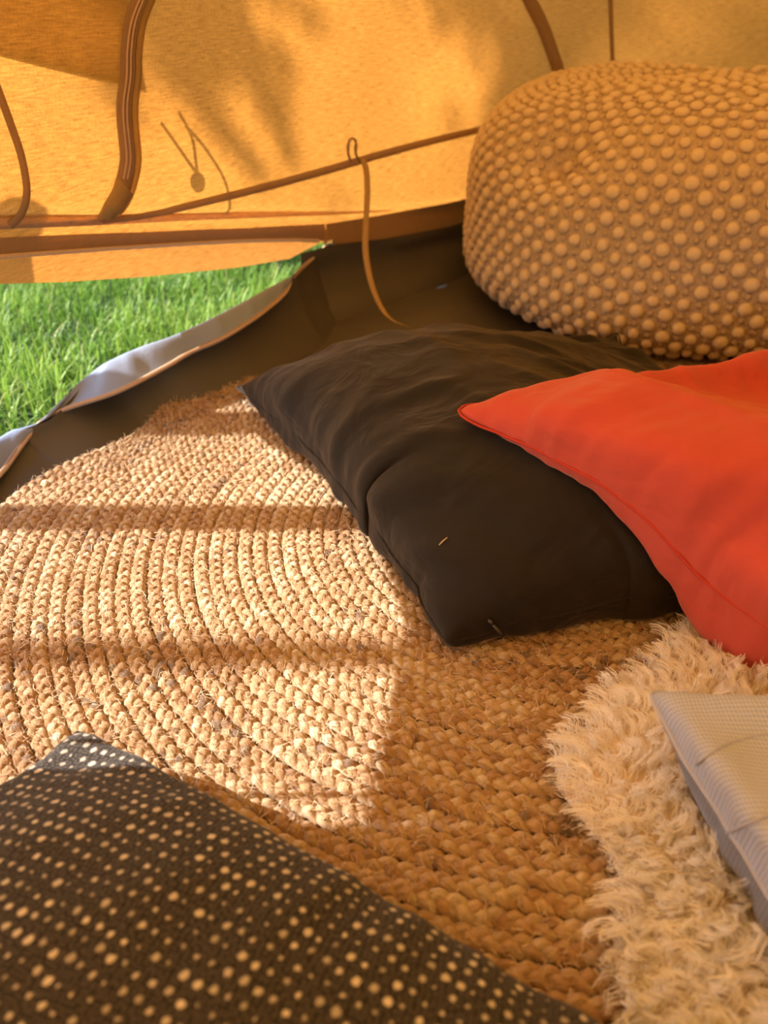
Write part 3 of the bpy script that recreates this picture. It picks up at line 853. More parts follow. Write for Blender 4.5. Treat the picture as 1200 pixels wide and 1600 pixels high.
# ------------------------------------------------------------------ cushions (small cloth solver gives the stuffed shape)
def solve_cushion(corners, size, n, thick, flat_pow=0.5, steps=110, iters=7, floor=None, seed=1, rim_pull=0.0, slack=1.03, press=0.0, prof=None, grav=0.6, bend=0.05, pucker=0.0, top=0.5):
    """corners: c00, c10, c11, c01 world; returns P[2,n,n,3] (top, bottom) sharing their rim"""
    g = np.random.default_rng(seed)
    c00, c10, c11, c01 = [np.array(c, float) for c in corners]
    u = np.linspace(0, 1, n); U, W = np.meshgrid(u, u, indexing='ij')
    base = ((1 - U) * (1 - W))[..., None] * c00 + (U * (1 - W))[..., None] * c10 + (U * W)[..., None] * c11 + ((1 - U) * W)[..., None] * c01
    nrm = np.cross(c10 - c00, c01 - c00) + np.cross(c11 - c10, c00 - c10) * 0
    nrm = np.cross((c10 + c11) - (c00 + c01), (c01 + c11) - (c00 + c10)); nrm /= np.linalg.norm(nrm)
    if nrm[2] < 0: nrm = -nrm
    pf = (np.clip(4 * U * (1 - U), 0, 1) * np.clip(4 * W * (1 - W), 0, 1)) ** flat_pow
    if prof is not None: pf = pf * prof(U, W)
    tgt = thick * pf
    P = np.stack([base + nrm * (tgt * top)[..., None], base - nrm * (tgt * (1 - top))[..., None]])
    ns = (vnoise(U * 9 + seed, W * 9, seed) - 0.5) * 0.008
    P[0] += nrm * (ns * pf)[..., None]
    P += g.normal(0, 0.0006, P.shape)
    Q = P.copy()
    ru = size[0] * slack / (n - 1); rv = size[1] * slack / (n - 1)
    rd = math.hypot(ru, rv)
    rim = np.zeros((n, n), bool); rim[0] = rim[-1] = True; rim[:, 0] = rim[:, -1] = True
    def con(A, B, rest, k, only_stretch=False):
        d = B - A
        L = np.sqrt((d * d).sum(-1)) + 1e-9
        e = (L - rest) / L
        if only_stretch: e = np.maximum(e, 0)
        c = d * (0.5 * k * e)[..., None]
        A += c; B -= c
    pins = {(0, 0): c00, (-1, 0): c10, (-1, -1): c11, (0, -1): c01}
    for stp in range(steps):
        vel = (P - Q) * 0.86
        Q = P.copy()
        P = P + vel
        P[..., 2] -= grav * 0.0004
        if press:
            du = np.gradient(P[0], axis=0); dv = np.gradient(P[0], axis=1)
            nn = np.cross(du, dv); nn /= np.linalg.norm(nn, axis=-1)[..., None] + 1e-9
            if nn[n // 2, n // 2] @ nrm < 0: nn = -nn
            P[0] += nn * press; P[1] -= nn * press
        for it in range(iters):
            for o in (0, 1):
                con(P[:, o:-1:2][:, :(n - o) // 2], P[:, o + 1::2][:, :(n - o) // 2], ru, 0.9)
                con(P[:, :, o:-1:2][:, :, :(n - o) // 2], P[:, :, o + 1::2][:, :, :(n - o) // 2], rv, 0.9)
            a = P[:, :-1, :-1].copy(); b = P[:, 1:, 1:].copy()
            con(a, b, rd, 0.18); da = a - P[:, :-1, :-1]; db = b - P[:, 1:, 1:]
            P[:, :-1, :-1] += da * .5; P[:, 1:, 1:] += db * .5
            a = P[:, :-1, 1:].copy(); b = P[:, 1:, :-1].copy()
            con(a, b, rd, 0.18); da = a - P[:, :-1, 1:]; db = b - P[:, 1:, :-1]
            P[:, :-1, 1:] += da * .5; P[:, 1:, :-1] += db * .5
            # bending
            mid = 0.5 * (P[:, :-2] + P[:, 2:]); P[:, 1:-1] += bend * (mid - P[:, 1:-1]) * 1.0
            mid = 0.5 * (P[:, :, :-2] + P[:, :, 2:]); P[:, :, 1:-1] += bend * (mid - P[:, :, 1:-1])
            # stuffing keeps the two faces apart
            dd = P[0] - P[1]
            Ln = (dd * nrm).sum(-1)
            push = np.maximum(tgt - Ln, 0) * 0.35 - np.maximum(Ln - tgt * 1.12, 0) * 0.05
            P[0] += nrm * (push * top)[..., None]; P[1] -= nrm * (push * (1 - top))[..., None]
            if rim_pull:
                P[:, rim] += rim_pull * (base[rim] - P[:, rim])
            # rim is one seam
            av = 0.5 * (P[0][rim] + P[1][rim]); P[0][rim] = av; P[1][rim] = av
            if floor is not None:
                fz = floor(P[..., 0], P[..., 1])
                low = P[..., 2] < fz
                P[..., 2] = np.where(low, fz, P[..., 2])
                Q[low, 0] = 0.5 * (P[low, 0] + Q[low, 0]); Q[low, 1] = 0.5 * (P[low, 1] + Q[low, 1])
            for (i, j), c in pins.items():
                P[:, i, j] = c
    if pucker:
        # gathers running in from the seams
        for lay, sg in ((0, 1), (1, -1)):
            du = np.gradient(P[lay], axis=0); dv = np.gradient(P[lay], axis=1)
            nn = np.cross(du, dv); nn /= np.linalg.norm(nn, axis=-1)[..., None] + 1e-9
            if (nn[n // 2, n // 2] @ nrm) * sg < 0: nn = -nn
            disp = np.zeros((n, n))
            for e, t, k in ((W, U, 1), (1 - W, U, 2), (U, W, 3), (1 - U, W, 4)):
                sk = t + e * (0.5 - t) * 0.9 + 0.10 * (vnoise(t * 4, e * 5, seed + k) - 0.5)
                r1 = (1 - np.abs(2 * vnoise(sk * 15, e * 2.2 + k * 9, seed * 7 + k) - 1)) ** 2
                r2 = (1 - np.abs(2 * vnoise(sk * 27, e * 3 + k * 5, seed * 11 + k) - 1)) ** 2
                nz = r1 + 0.45 * r2 - 0.5
                disp += np.exp(-e / 0.26) * (1 - np.exp(-e / 0.025)) * nz * pucker
            disp += 0.45 * pucker * (vnoise(U * 7 + W * 5, W * 3 - U * 2, seed + 40) - 0.5)* (1 - np.exp(-np.minimum(np.minimum(U, 1 - U), np.minimum(W, 1 - W)) / 0.05))
            P[lay] = P[lay] + nn * disp[..., None]
        av = 0.5 * (P[0][rim] + P[1][rim]); P[0][rim] = av; P[1][rim] = av
        if floor is not None:
            P[..., 2] = np.maximum(P[..., 2], floor(P[..., 0], P[..., 1]))
    return P

def cushion_mesh(name, P):
    _, n, _, _ = P.shape
    idx0 = np.arange(n * n).reshape(n, n)
    rim = np.zeros((n, n), bool); rim[0] = rim[-1] = True; rim[:, 0] = rim[:, -1] = True
    idx1 = np.zeros((n, n), int)
    idx1[rim] = idx0[rim]
    inner = ~rim
    idx1[inner] = n * n + np.arange(inner.sum())
    V = np.vstack([P[0].reshape(-1, 3), P[1][inner]])
    def q(ix): return np.stack([ix[:-1, :-1], ix[1:, :-1], ix[1:, 1:], ix[:-1, 1:]], -1).reshape(-1, 4)
    F = np.vstack([q(idx0), q(idx1)[:, ::-1]])
    u = np.linspace(0, 1, n); U, W = np.meshgrid(u, u, indexing='ij')
    UV = np.stack([U, W], -1)
    uv = np.vstack([UV.reshape(-1, 2), UV[inner] + [0, 1.0]])
    nv = np.cross(P[0][1, 0] - P[0][0, 0], P[0][0, 1] - P[0][0, 0])
    # outward orientation check on the middle of the top face
    m = n // 2
    if np.cross(P[0][m + 1, m] - P[0][m, m], P[0][m, m + 1] - P[0][m, m])[2] < 0: F = F[:, ::-1]
    return mesh_np(name, V, F, uv=uv)

def rim_path(P):
    n = P.shape[1]; p = P[0]
    return np.vstack([p[:-1, 0], p[-1, :-1], p[:0:-1, -1], p[0, :0:-1]])

def closed_tube(path, rad, sides=6):
    P = np.array(path); n = len(P)
    P = (np.roll(P, 1, 0) + 2 * P + np.roll(P, -1, 0)) / 4
    T = np.roll(P, -1, 0) - np.roll(P, 1, 0); T /= np.linalg.norm(T, axis=1)[:, None]
    N = np.cross(T, [0, 0, 1.0]); N /= np.linalg.norm(N, axis=1)[:, None] + 1e-9
    B = np.cross(N, T)
    a = np.linspace(0, 2 * math.pi, sides, endpoint=False)
    V = P[:, None] + rad * (np.cos(a)[None, :, None] * N[:, None] + np.sin(a)[None, :, None] * B[:, None])
    return mesh_np('seam', V.reshape(-1, 3), grid_faces(n, sides, wrap_c=True, wrap_r=True))

def heightfield(P, res=0.008, pad=0.02):
    p = P[0]
    # upsample
    def up(a):
        b = np.zeros((a.shape[0] * 2 - 1, a.shape[1], 3)); b[::2] = a; b[1::2] = .5 * (a[:-1] + a[1:])
        c = np.zeros((b.shape[0], b.shape[1] * 2 - 1, 3)); c[:, ::2] = b; c[:, 1::2] = .5 * (b[:, :-1] + b[:, 1:])
        return c
    q = up(up(p)).reshape(-1, 3)
    x0, y0 = q[:, 0].min() - pad, q[:, 1].min() - pad
    nx = int((q[:, 0].max() + pad - x0) / res) + 2; ny = int((q[:, 1].max() + pad - y0) / res) + 2
    G = np.full((nx, ny), -1.0)
    np.maximum.at(G, (((q[:, 0] - x0) / res).astype(int), ((q[:, 1] - y0) / res).astype(int)), q[:, 2])
    def f(x, y):
        i = ((x - x0) / res).astype(int); j = ((y - y0) / res).astype(int)
        ok = (i >= 0) & (j >= 0) & (i < nx) & (j < ny)
        return np.where(ok, G[np.clip(i, 0, nx - 1), np.clip(j, 0, ny - 1)], -1.0)
    return f

def velvet(name, lo, hi, sheen, tint, rough=0.85):
    m = NT(name)
    co = m.coord()
    n1 = m.noise(co, 6, 5, 0.6); n2 = m.noise(co, 1400, 2); n3 = m.noise(co, 38, 4, 0.6)
    c = m.mix(m.math('MULTIPLY_ADD', n3, 0.5, m.math('MULTIPLY', n1, 0.5)), lo, hi)
    n4 = m.n('ShaderNodeTexNoise'); n4.inputs['Scale'].default_value = 13; n4.inputs['Detail'].default_value = 2; n4.inputs['Distortion'].default_value = 1.6; m.l(co, n4.inputs['Vector'])
    b = m.bump(n2, 0.0003, 0.6); b = m.bump(n3, 0.0022, 0.5, b); b = m.bump(n4.outputs[0], 0.010, 0.55, b)
    m.principled(c, rough, b, Sheen_Weight=sheen, Sheen_Roughness=0.45, Sheen_Tint=tint, Specular_IOR_Level=0.15)
    return m.m

SK_C = np.array([0.345, 0.288])
def in_skin(x, y, grow=0.0):
    return ((x - SK_C[0]) / (0.225 + grow)) ** 2 + ((y - SK_C[1]) / (0.265 + grow)) ** 2 < 1
def ground_h(x, y):
    return np.where(in_skin(x, y, -0.01), 0.028, RUGTOP)

# black velvet cushion
bl_c = [at_h(365, 604, 0.036), at_h(703, 992, 0.034), (0.565, 0.620, 0.045), (0.350, 1.150, 0.075)]
PB = solve_cushion(bl_c, (0.60, 0.54), 64, 0.145, 0.42, floor=lambda x, y: np.full_like(x, RUGTOP), seed=3, slack=1.085, rim_pull=0.010, pucker=0.015,
                   prof=lambda U, W: 1 - 0.84 * np.clip((W - 0.30) / 0.45, 0, 1) ** 1.5 * (0.10 + 0.90 * U))
M_black = velvet('black_velvet', (0.012, 0.0095, 0.0075), (0.022, 0.0175, 0.0135), 0.29, (0.55, 0.45, 0.36))
cu = empty('black_cushion', (0.16, 0.87, RUGTOP), 'black velvet cushion lying on the jute rug in front of the pouf', 'cushion')
black_me = cushion_mesh('cover', PB)
co_ = obj('cover', black_me, M_black, cu)
sb = co_.modifiers.new('sub', 'SUBSURF'); sb.levels = 1; sb.render_levels = 1
obj('seam', closed_tube(rim_path(PB), 0.0014), M_black, cu)

# coral cushion, leaning on the black one
hb = heightfield(PB)
rd_c = [at_z(712, 640, 0.775), (0.435, 0.320, 0.095), (0.90, 0.56, 0.10), (0.600, 0.955, 0.165)]
PR = solve_cushion(rd_c, (0.555, 0.56), 64, 0.165, 0.32, floor=lambda x, y: np.maximum(ground_h(x, y), hb(x, y) + 0.002), seed=5, slack=1.10, rim_pull=0.06, prof=lambda U, W: (0.42 + 0.58 * np.clip((U - 0.08) / 0.42, 0, 1)) * (1 - 0.05 * W), top=0.38, grav=1.2, pucker=0.012)
M_coral = velvet('coral_velvet', (0.42, 0.062, 0.047), (0.51, 0.078, 0.058), 0.3, (1.0, 0.55, 0.38))
cu2 = empty('coral_cushion', (0.5, 0.66, 0.06), 'coral red velvet cushion leaning on the black cushion', 'cushion')
co_ = obj('cover', cushion_mesh('cover', PR), M_coral, cu2)
sb = co_.modifiers.new('sub', 'SUBSURF'); sb.levels = 1; sb.render_levels = 1
obj('seam', closed_tube(rim_path(PR), 0.0012), velvet('coral_seam', (0.42, 0.04, 0.02), (0.5, 0.05, 0.03), .1, (1, .5, .4)), cu2)

# pale woven cushion
def woven_white():
    m = NT('pale_weave')
    co = m.coord('UV')
    w1 = m.n('ShaderNodeTexWave', wave_type='BANDS', bands_direction='X'); w1.inputs['Scale'].default_value = 46; w1.inputs['Distortion'].default_value = 1.2; w1.inputs['Detail'].default_value = 2
    w2 = m.n('ShaderNodeTexWave', wave_type='BANDS', bands_direction='Y'); w2.inputs['Scale'].default_value = 60; w2.inputs['Distortion'].default_value = 1.0
    m.l(co, w1.inputs[0]); m.l(co, w2.inputs[0])
    h = m.math('MULTIPLY_ADD', w1.outputs['Fac'], 0.6, m.math('MULTIPLY', w2.outputs['Fac'], 0.5))
    n = m.noise(co, 12, 4)
    c = m.mix(h, (0.29, 0.33, 0.49), (0.49, 0.53, 0.70))
    c = m.mix(m.math('MULTIPLY', n, 0.3), c, (0.42, 0.46, 0.62))
    m.principled(c, 0.9, m.bump(h, 0.0012, 0.8), Sheen_Weight=0.15, Specular_IOR_Level=0.15)
    return m.m
wh_c = [at_h(1012, 1079, 0.094), (0.280, -0.050, 0.050), (0.71, -0.08, 0.06), (0.600, 0.298, 0.135)]
PW = solve_cushion(wh_c, (0.465, 0.45), 56, 0.145, 0.40, floor=ground_h, seed=8, slack=1.09, rim_pull=0.05, pucker=0.006)
M_white = woven_white()
cu3 = empty('pale_cushion', (0.42, 0.15, 0.03), 'pale blue-grey woven cushion resting on the sheepskin', 'cushion')
co_ = obj('cover', cushion_mesh('cover', PW), M_white, cu3)
sb = co_.modifiers.new('sub', 'SUBSURF'); sb.levels = 1; sb.render_levels = 1
M_wseam = plain('pale_seam', (0.40, 0.41, 0.50), 0.9)
obj('seam', closed_tube(rim_path(PW), 0.0018), M_wseam, cu3)

# dotted cushion in the foreground
def dotted():
    m = NT('dotted_weave')
    co = m.coord('UV')
    mp = m.n('ShaderNodeMapping'); mp.inputs['Scale'].default_value = (64, 50, 1); mp.inputs['Rotation'].default_value = (0, 0, math.radians(3)); m.l(co, mp.inputs[0])
    v = m.n('ShaderNodeTexVoronoi', voronoi_dimensions='2D', feature='F1'); v.inputs['Scale'].default_value = 1.0; v.inputs['Randomness'].default_value = 0.30
    nz = m.n('ShaderNodeTexNoise'); nz.inputs['Scale'].default_value = 5.0; m.l(mp.outputs[0], nz.inputs['Vector'])
    va = m.n('ShaderNodeVectorMath', operation='MULTIPLY_ADD'); va.inputs[1].default_value = (0.28, 0.28, 0); m.l(nz.outputs['Color'], va.inputs[0]); m.l(mp.outputs[0], va.inputs[2])
    m.l(va.outputs[0], v.inputs['Vector'])
    sep = m.n('ShaderNodeSeparateColor'); m.l(v.outputs['Color'], sep.inputs[0])
    rad = m.math('MULTIPLY_ADD', sep.outputs[0], 0.17, 0.10)
    d = m.math('SUBTRACT', rad, v.outputs['Distance'])
    dot = m.n('ShaderNodeMapRange'); dot.inputs[1].default_value = -0.03; dot.inputs[2].default_value = 0.05; m.l(d, dot.inputs[0])
    mp3 = m.n('ShaderNodeMapping'); mp3.inputs['Scale'].default_value = (170, 210, 1); mp3.inputs['Rotation'].default_value = (0, 0, math.radians(12)); m.l(co, mp3.inputs[0])
    v2 = m.n('ShaderNodeTexVoronoi', voronoi_dimensions='2D'); v2.inputs['Scale'].default_value = 1.0; v2.inputs['Randomness'].default_value = 0.5; m.l(mp3.outputs[0], v2.inputs['Vector'])
    weave = m.ramp(v2.outputs['Distance'], [(0.1, (0.085, 0.075, 0.066)), (0.5, (0.020, 0.017, 0.015))])
    c = m.mix(m.math('MULTIPLY', dot.outputs[0], m.math('MULTIPLY_ADD', sep.outputs[1], 0.5, 0.5)), weave, (0.62, 0.56, 0.47))
    hh = m.math('MULTIPLY_ADD', dot.outputs[0], 0.8, m.math('MULTIPLY', v2.outputs['Distance'], -0.5))
    m.principled(c, 0.9, m.bump(hh, 0.001, 0.8), Sheen_Weight=0.08, Specular_IOR_Level=0.15)
    return m.m
dt_c = [at_h(120, 1137, 0.060), (0.215, 0.140, 0.050), (-0.04, -0.27, 0.07), (-0.47, 0.02, 0.08)]
PD = solve_cushion(dt_c, (0.49, 0.465), 56, 0.120, 0.36, floor=lambda x, y: np.full_like(x, RUGTOP), seed=12, slack=1.09, rim_pull=0.02, pucker=0.005)
cu4 = empty('dotted_cushion', (-0.16, 0.08, RUGTOP), 'charcoal cushion with cream woven dots in the near corner of the rug', 'cushion')
M_dot = dotted()
co_ = obj('cover', cushion_mesh('cover', PD), M_dot, cu4)
sb = co_.modifiers.new('sub', 'SUBSURF'); sb.levels = 1; sb.render_levels = 1
obj('seam', closed_tube(rim_path(PD), 0.0013), plain('dark_seam', (0.03, 0.026, 0.022), 0.9), cu4)

# ------------------------------------------------------------------ sheepskin
def sheepskin():
    root = empty('sheepskin', (SK_C[0], SK_C[1], RUGTOP), 'fluffy cream sheepskin on the rug under the pale cushion', 'sheepskin')
    def edge(a):
        return 1 + 0.05 * np.sin(a * 5 + 1) + 0.04 * np.sin(a * 9 + 2.2) + 0.03 * np.sin(a * 14)
    nr, na = 16, 90
    q = np.linspace(0, 1, nr); a = np.linspace(0, 2 * math.pi, na, endpoint=False)
    Q, A = np.meshgrid(q, a, indexing='ij')
    e = edge(A)
    rx, ry = 0.213, 0.268
    X = SK_C[0] + rx * e * Q * np.cos(A); Y = SK_C[1] + ry * e * Q * np.sin(A)
    def zpad(Q): return RUGTOP + 0.002 + 0.020 * (1 - np.clip(Q, 0, 1) ** 6) ** 0.7
    V1 = np.stack([X, Y, zpad(Q)], -1).reshape(-1, 3)
    V2 = np.stack([X, Y, np.full_like(X, RUGTOP + 0.001)], -1).reshape(-1, 3)
    F = grid_faces(nr, na, wrap_c=True)
    m = NT('hide'); m.principled((0.62, 0.50, 0.36), 0.95)
    obj('hide', mesh_np('hide', np.vstack([V1, V2]), np.vstack([F, F[:, ::-1] + len(V1)])), m.m, root)
    # wool: curly strands gathered in locks
    n = 46000; ncl = 2600
    def sample(k):
        q = np.sqrt(rng.random(k)) ; a = rng.uniform(0, 2 * math.pi, k)
        return q, a
    cq, ca = sample(ncl)
    cx = SK_C[0] + rx * edge(ca) * cq * np.cos(ca); cy = SK_C[1] + ry * edge(ca) * cq * np.sin(ca)
    sq, sa = sample(n)
    keep_far = True
    x = SK_C[0] + rx * edge(sa) * sq * np.cos(sa); y = SK_C[1] + ry * edge(sa) * sq * np.sin(sa)
    # nearest clump (chunks)
    ci = np.zeros(n, int)
    for s in range(0, n, 3000):
        d = (x[s:s + 3000, None] - cx) ** 2 + (y[s:s + 3000, None] - cy) ** 2
        ci[s:s + 3000] = d.argmin(1)
    segs = 7
    t = np.linspace(0, 1, segs)
    out = np.clip((sq - 0.72) / 0.28, 0, 1)
    cdir = rng.uniform(0, 2 * math.pi, ncl); clean = rng.uniform(0.1, 0.6, ncl)
    cph = rng.uniform(0, 6.28, ncl); cfr = rng.uniform(5.5, 9.5, ncl); cL = rng.uniform(0.022, 0.036, ncl)
    L = cL[ci] * rng.uniform(0.85, 1.1, n)
    near = np.clip((0.36 - y) / 0.12, 0, 1)                # curlier towards the near end
    amp = (0.0026 + 0.0036 * near) * rng.uniform(0.7, 1.3, n)
    P = np.zeros((n, segs, 3))
    odx = np.cos(sa) * out * 0.6; ody = np.sin(sa) * out * 0.6
    lx = np.cos(cdir[ci]) * clean[ci] * (1 - out * .7) * .7 + odx
    ly = np.sin(cdir[ci]) * clean[ci] * (1 - out * .7) * .7 + ody
    for k, tk in enumerate(t):
        g = 0.62 * tk ** 1.2
        bx = x * (1 - g) + cx[ci] * g; by = y * (1 - g) + cy[ci] * g
        ph = cph[ci] + cfr[ci] * tk + rng.normal(0, 0.25, n)
        aa = amp * min(1, tk * 2.5)
        P[:, k, 0] = bx + lx * L * tk ** 1.3 + aa * np.cos(ph)
        P[:, k, 1] = by + ly * L * tk ** 1.3 + aa * np.sin(ph)
        P[:, k, 2] = zpad(sq) - 0.003 + L * tk * (1 - 0.35 * tk * clean[ci]) * (1 - 0.62 * out * tk) + aa * np.sin(ph * 1.3) * .6
    P[..., 2] = np.maximum(P[..., 2], RUGTOP + 0.002)
    # duck under the cushions lying on it
    for hfP in (PR, PW):
        bot = hfP[1].reshape(-1, 3)
        cell = {}
        res = 0.012
        ix = np.floor(bot[:, 0] / res).astype(int); iy = np.floor(bot[:, 1] / res).astype(int)
        G = np.full((200, 200), 9.0)
        np.minimum.at(G, (np.clip(ix + 50, 0, 199), np.clip(iy + 50, 0, 199)), bot[:, 2])
        lim = G[np.clip(np.floor(P[..., 0] / res).astype(int) + 50, 0, 199), np.clip(np.floor(P[..., 1] / res).astype(int) + 50, 0, 199)]
        P[..., 2] = np.minimum(P[..., 2], np.maximum(lim - 0.002, RUGTOP + 0.003))
    rad = rng.uniform(0.00038, 0.00062, n)
    T = np.gradient(P, axis=1); T /= np.linalg.norm(T, axis=2)[..., None] + 1e-9
    N = np.cross(T, rng.normal(0, 1, (n, 1, 3))); N /= np.linalg.norm(N, axis=2)[..., None] + 1e-9
    B = np.cross(T, N)
    an = np.array([0, math.pi])
    w = rad[:, None] * (1 - 0.6 * t)[None, :]
    V = P[:, :, None, :] + w[:, :, None, None] * (np.cos(an)[None, None, :, None] * N[:, :, None] + np.sin(an)[None, None, :, None] * B[:, :, None])
    f = grid_faces(segs, 2)
    F = ((np.arange(n) * segs * 2)[:, None, None] + f[None]).reshape(-1, 4)
    m = NT('wool')
    at = m.n('ShaderNodeAttribute', attribute_name='tone')
    c = m.ramp(at.outputs['Fac'], [(0, (0.90, 0.86, 0.80)), (0.5, (0.95, 0.925, 0.88)), (1, (0.97, 0.955, 0.93))])
    p = m.principled(c, 0.8, Sheen_Weight=0.1, Specular_IOR_Level=0.2)
    tr = m.n('ShaderNodeBsdfTranslucent'); m.l(c, tr.inputs[0])
    mx = m.n('ShaderNodeMixShader'); mx.inputs[0].default_value = 0.45
    m.l(p.outputs[0], mx.inputs[1]); m.l(tr.outputs[0], mx.inputs[2]); m.l(mx.outputs[0], m.out.inputs[0])
    ct = rng.uniform(0.35, 1.0, ncl)
    tone = np.clip(ct[ci] + rng.normal(0, 0.12, n), 0, 1)
    me = mesh_np('wool', V.reshape(-1, 3), F, attr={'tone': np.repeat(tone, segs * 2)})
    obj('wool', me, m.m, root, kind='stuff', label='curly cream wool pile')
sheepskin()

# ------------------------------------------------------------------ bobble-knit pouf
PC = np.array([0.568, 1.522]); PRAD = 0.415; PHGT = 0.380
def pouf():
    root = empty('knitted_pouf', (PC[0], PC[1], 0.004), 'round beige bobble-knit pouf standing against the canvas wall', 'pouf')
    root_l = np.array([PC[0], PC[1], 0.0])
    dent = at_z(845, 238, 1.30)
    dent_a = math.atan2(dent[1] - PC[1], dent[0] - PC[0])
    # meridian profile by arclength (r, z) of a soft drum
    al = np.linspace(0, math.pi, 400)          # bottom centre -> top centre
    ex = 0.46
    pr = PRAD * np.sin(al) ** ex
    pz = PHGT / 2 - PHGT / 2 * np.sign(np.cos(al)) * np.abs(np.cos(al)) ** np.where(np.cos(al) > 0, 0.34, 0.70)
    pz = np.where(pz > PHGT * .5, PHGT * .5 + (pz - PHGT * .5) * 1.0, pz)
    S = np.concatenate([[0], np.cumsum(np.hypot(np.diff(pr), np.diff(pz)))])
    Ltot = S[-1]
    # the dent sits where the photographed crease meets the shoulder
    gs, ga_ = np.meshgrid(np.linspace(Ltot * .5, Ltot, 160), np.linspace(math.pi, 1.75 * math.pi, 200), indexing='ij')
    gx = PC[0] + np.interp(gs, S, pr) * np.cos(ga_); gy = PC[1] + np.interp(gs, S, pr) * np.sin(ga_); gz = np.interp(gs, S, pz)
    zc_ = gy * CP + (H - gz) * SP
    e_ = (600 + FPX * gx / zc_ - 862) ** 2 + (800 + FPX * (-gy * SP + (H - gz) * CP) / zc_ - 228) ** 2
    bi = np.unravel_index(e_.argmin(), e_.shape); dent = np.array([gx[bi], gy[bi], gz[bi]])
    def surf(s, a):
        r = np.interp(s, S, pr); z = np.interp(s, S, pz)
        x = PC[0] + r * np.cos(a); y = PC[1] + r * np.sin(a)
        # dent and crease at the shoulder
        d2 = ((x - dent[0]) ** 2 + (y - dent[1]) ** 2 + ((z - dent[2]) * 1.5) ** 2)
        k = 0.040 * np.exp(-d2 / 0.080 ** 2) + 0.032 * np.exp(-d2 / 0.038 ** 2)
        nx = np.cos(a) * 0.55; ny = np.sin(a) * 0.55
        x = x - nx * k; y = y - ny * k; z = z - 0.8 * k
        # low-frequency sag
        z = z + 0.006 * np.sin(a * 3 + 1) * np.clip(z / PHGT, 0, 1)
        rr = 1 + 0.012 * np.sin(a * 5 + z * 9)
        return np.stack([PC[0] + (x - PC[0]) * rr, PC[1] + (y - PC[1]) * rr, np.maximum(z, 0) + 0.004], -1)
    def frame(s, a):
        e = 1e-3
        p = surf(s, a)
        ds = surf(s + e, a) - surf(s - e, a); da = surf(s, a + e) - surf(s, a - e)
        ds /= np.linalg.norm(ds, axis=-1)[..., None] + 1e-12; da /= np.linalg.norm(da, axis=-1)[..., None] + 1e-12
        nn = np.cross(da, ds); nn /= np.linalg.norm(nn, axis=-1)[..., None] + 1e-12
        return p, ds, da, nn
    ns, na = 90, 180
    SS, AA = np.meshgrid(np.linspace(0.002, Ltot - 0.002, ns), np.linspace(0, 2 * math.pi, na, endpoint=False), indexing='ij')
    V = surf(SS, AA).reshape(-1, 3)
    F = np.vstack([grid_faces(ns, na, wrap_c=True)])
    uv = np.stack([AA * PRAD, SS], -1).reshape(-1, 2)
    m = NT('knit')
    co = m.coord()
    v = m.n('ShaderNodeTexVoronoi'); v.inputs['Scale'].default_value = 170; m.l(co, v.inputs['Vector'])
    nz = m.noise(co, 8, 4); nf = m.noise(co, 600, 3)
    c = m.mix(nz, (0.46, 0.335, 0.20), (0.55, 0.41, 0.255))
    c = m.mix(m.math('MULTIPLY', v.outputs['Distance'], 0.55), c, (0.30, 0.20, 0.11))
    inv = m.math('MULTIPLY', v.outputs['Distance'], -1.0)
    m.principled(c, 0.9, m.bump(nf, 0.0006, 0.7, m.bump(inv, 0.0022, 0.9)), Sheen_Weight=0.15, Specular_IOR_Level=0.15)
    mk = m.m
    obj('knit_body', mesh_np('knit_body', V, F, uv=uv), mk, root)
    # bobble shapes
    mb_ = NT('bobble_yarn')
    co = mb_.coord()
    nf = mb_.noise(co, 500, 3); nz = mb_.noise(co, 9, 3)
    wv = mb_.n('ShaderNodeTexWave', wave_type='BANDS', bands_direction='Z'); wv.inputs['Scale'].default_value = 40; wv.inputs['Distortion'].default_value = 4; mb_.l(co, wv.inputs[0])
    c = mb_.mix(nz, (0.55, 0.41, 0.245), (0.64, 0.49, 0.315))
    mb_.principled(c, 0.9, mb_.bump(nf, 0.0008, 0.7, mb_.bump(wv.outputs['Fac'], 0.0008, 0.4)), Sheen_Weight=0.2, Specular_IOR_Level=0.15)
    mbob = mb_.m
    def bobble(seed):
        g = np.random.default_rng(seed)
        u, w = np.meshgrid(np.linspace(0, math.pi / 2 * 1.25, 7), np.linspace(0, 2 * math.pi, 11, endpoint=False), indexing='ij')
        groove = 1 - 0.10 * np.exp(-((np.cos(w) * np.sin(u) - g.uniform(-.3, .3)) / 0.13) ** 2)
        X = np.sin(u) * np.cos(w) * 0.0102 * (1 + .05 * g.normal()) * groove
        Y = np.sin(u) * np.sin(w) * 0.0095 * groove
        Z = np.cos(u) * 0.0068 * groove
        Y = Y - 0.0015 * np.cos(u)             # leans down a little
        me = mesh_np('knit_bobble', np.stack([X, Y, Z], -1).reshape(-1, 3), grid_faces(7, 11, wrap_c=True)[:, ::-1])
        me.materials.append(mbob)
        return me
    kinds = [bobble(i) for i in range(5)]
    spots = []
    rows = np.arange(0.03 + PRAD * 0.35, Ltot - 0.02, 0.0178)
    side_cols = 61
    for j, s in enumerate(rows):
        r = np.interp(s, S, pr)
        ncol = side_cols if r > 0.72 * PRAD else max(5, int(round(2 * math.pi * r / 0.0425)))
        for i in range(ncol):
            a = 2 * math.pi * (i + 0.5 * (j % 2)) / ncol + rng.normal(0, 0.0012)
            spots.append((s + rng.normal(0, 0.0006), a))
    sp = np.array(spots)
    p, ds, da, nn = frame(sp[:, 0], sp[:, 1])
    # leave out those on the underside touching the floor
    keep = p[:, 2] > 0.03
    p, ds, da, nn = p[keep], ds[keep], da[keep], nn[keep]
    camd = np.array([0, 0, H]) - p
    dist = np.linalg.norm(camd, axis=1)
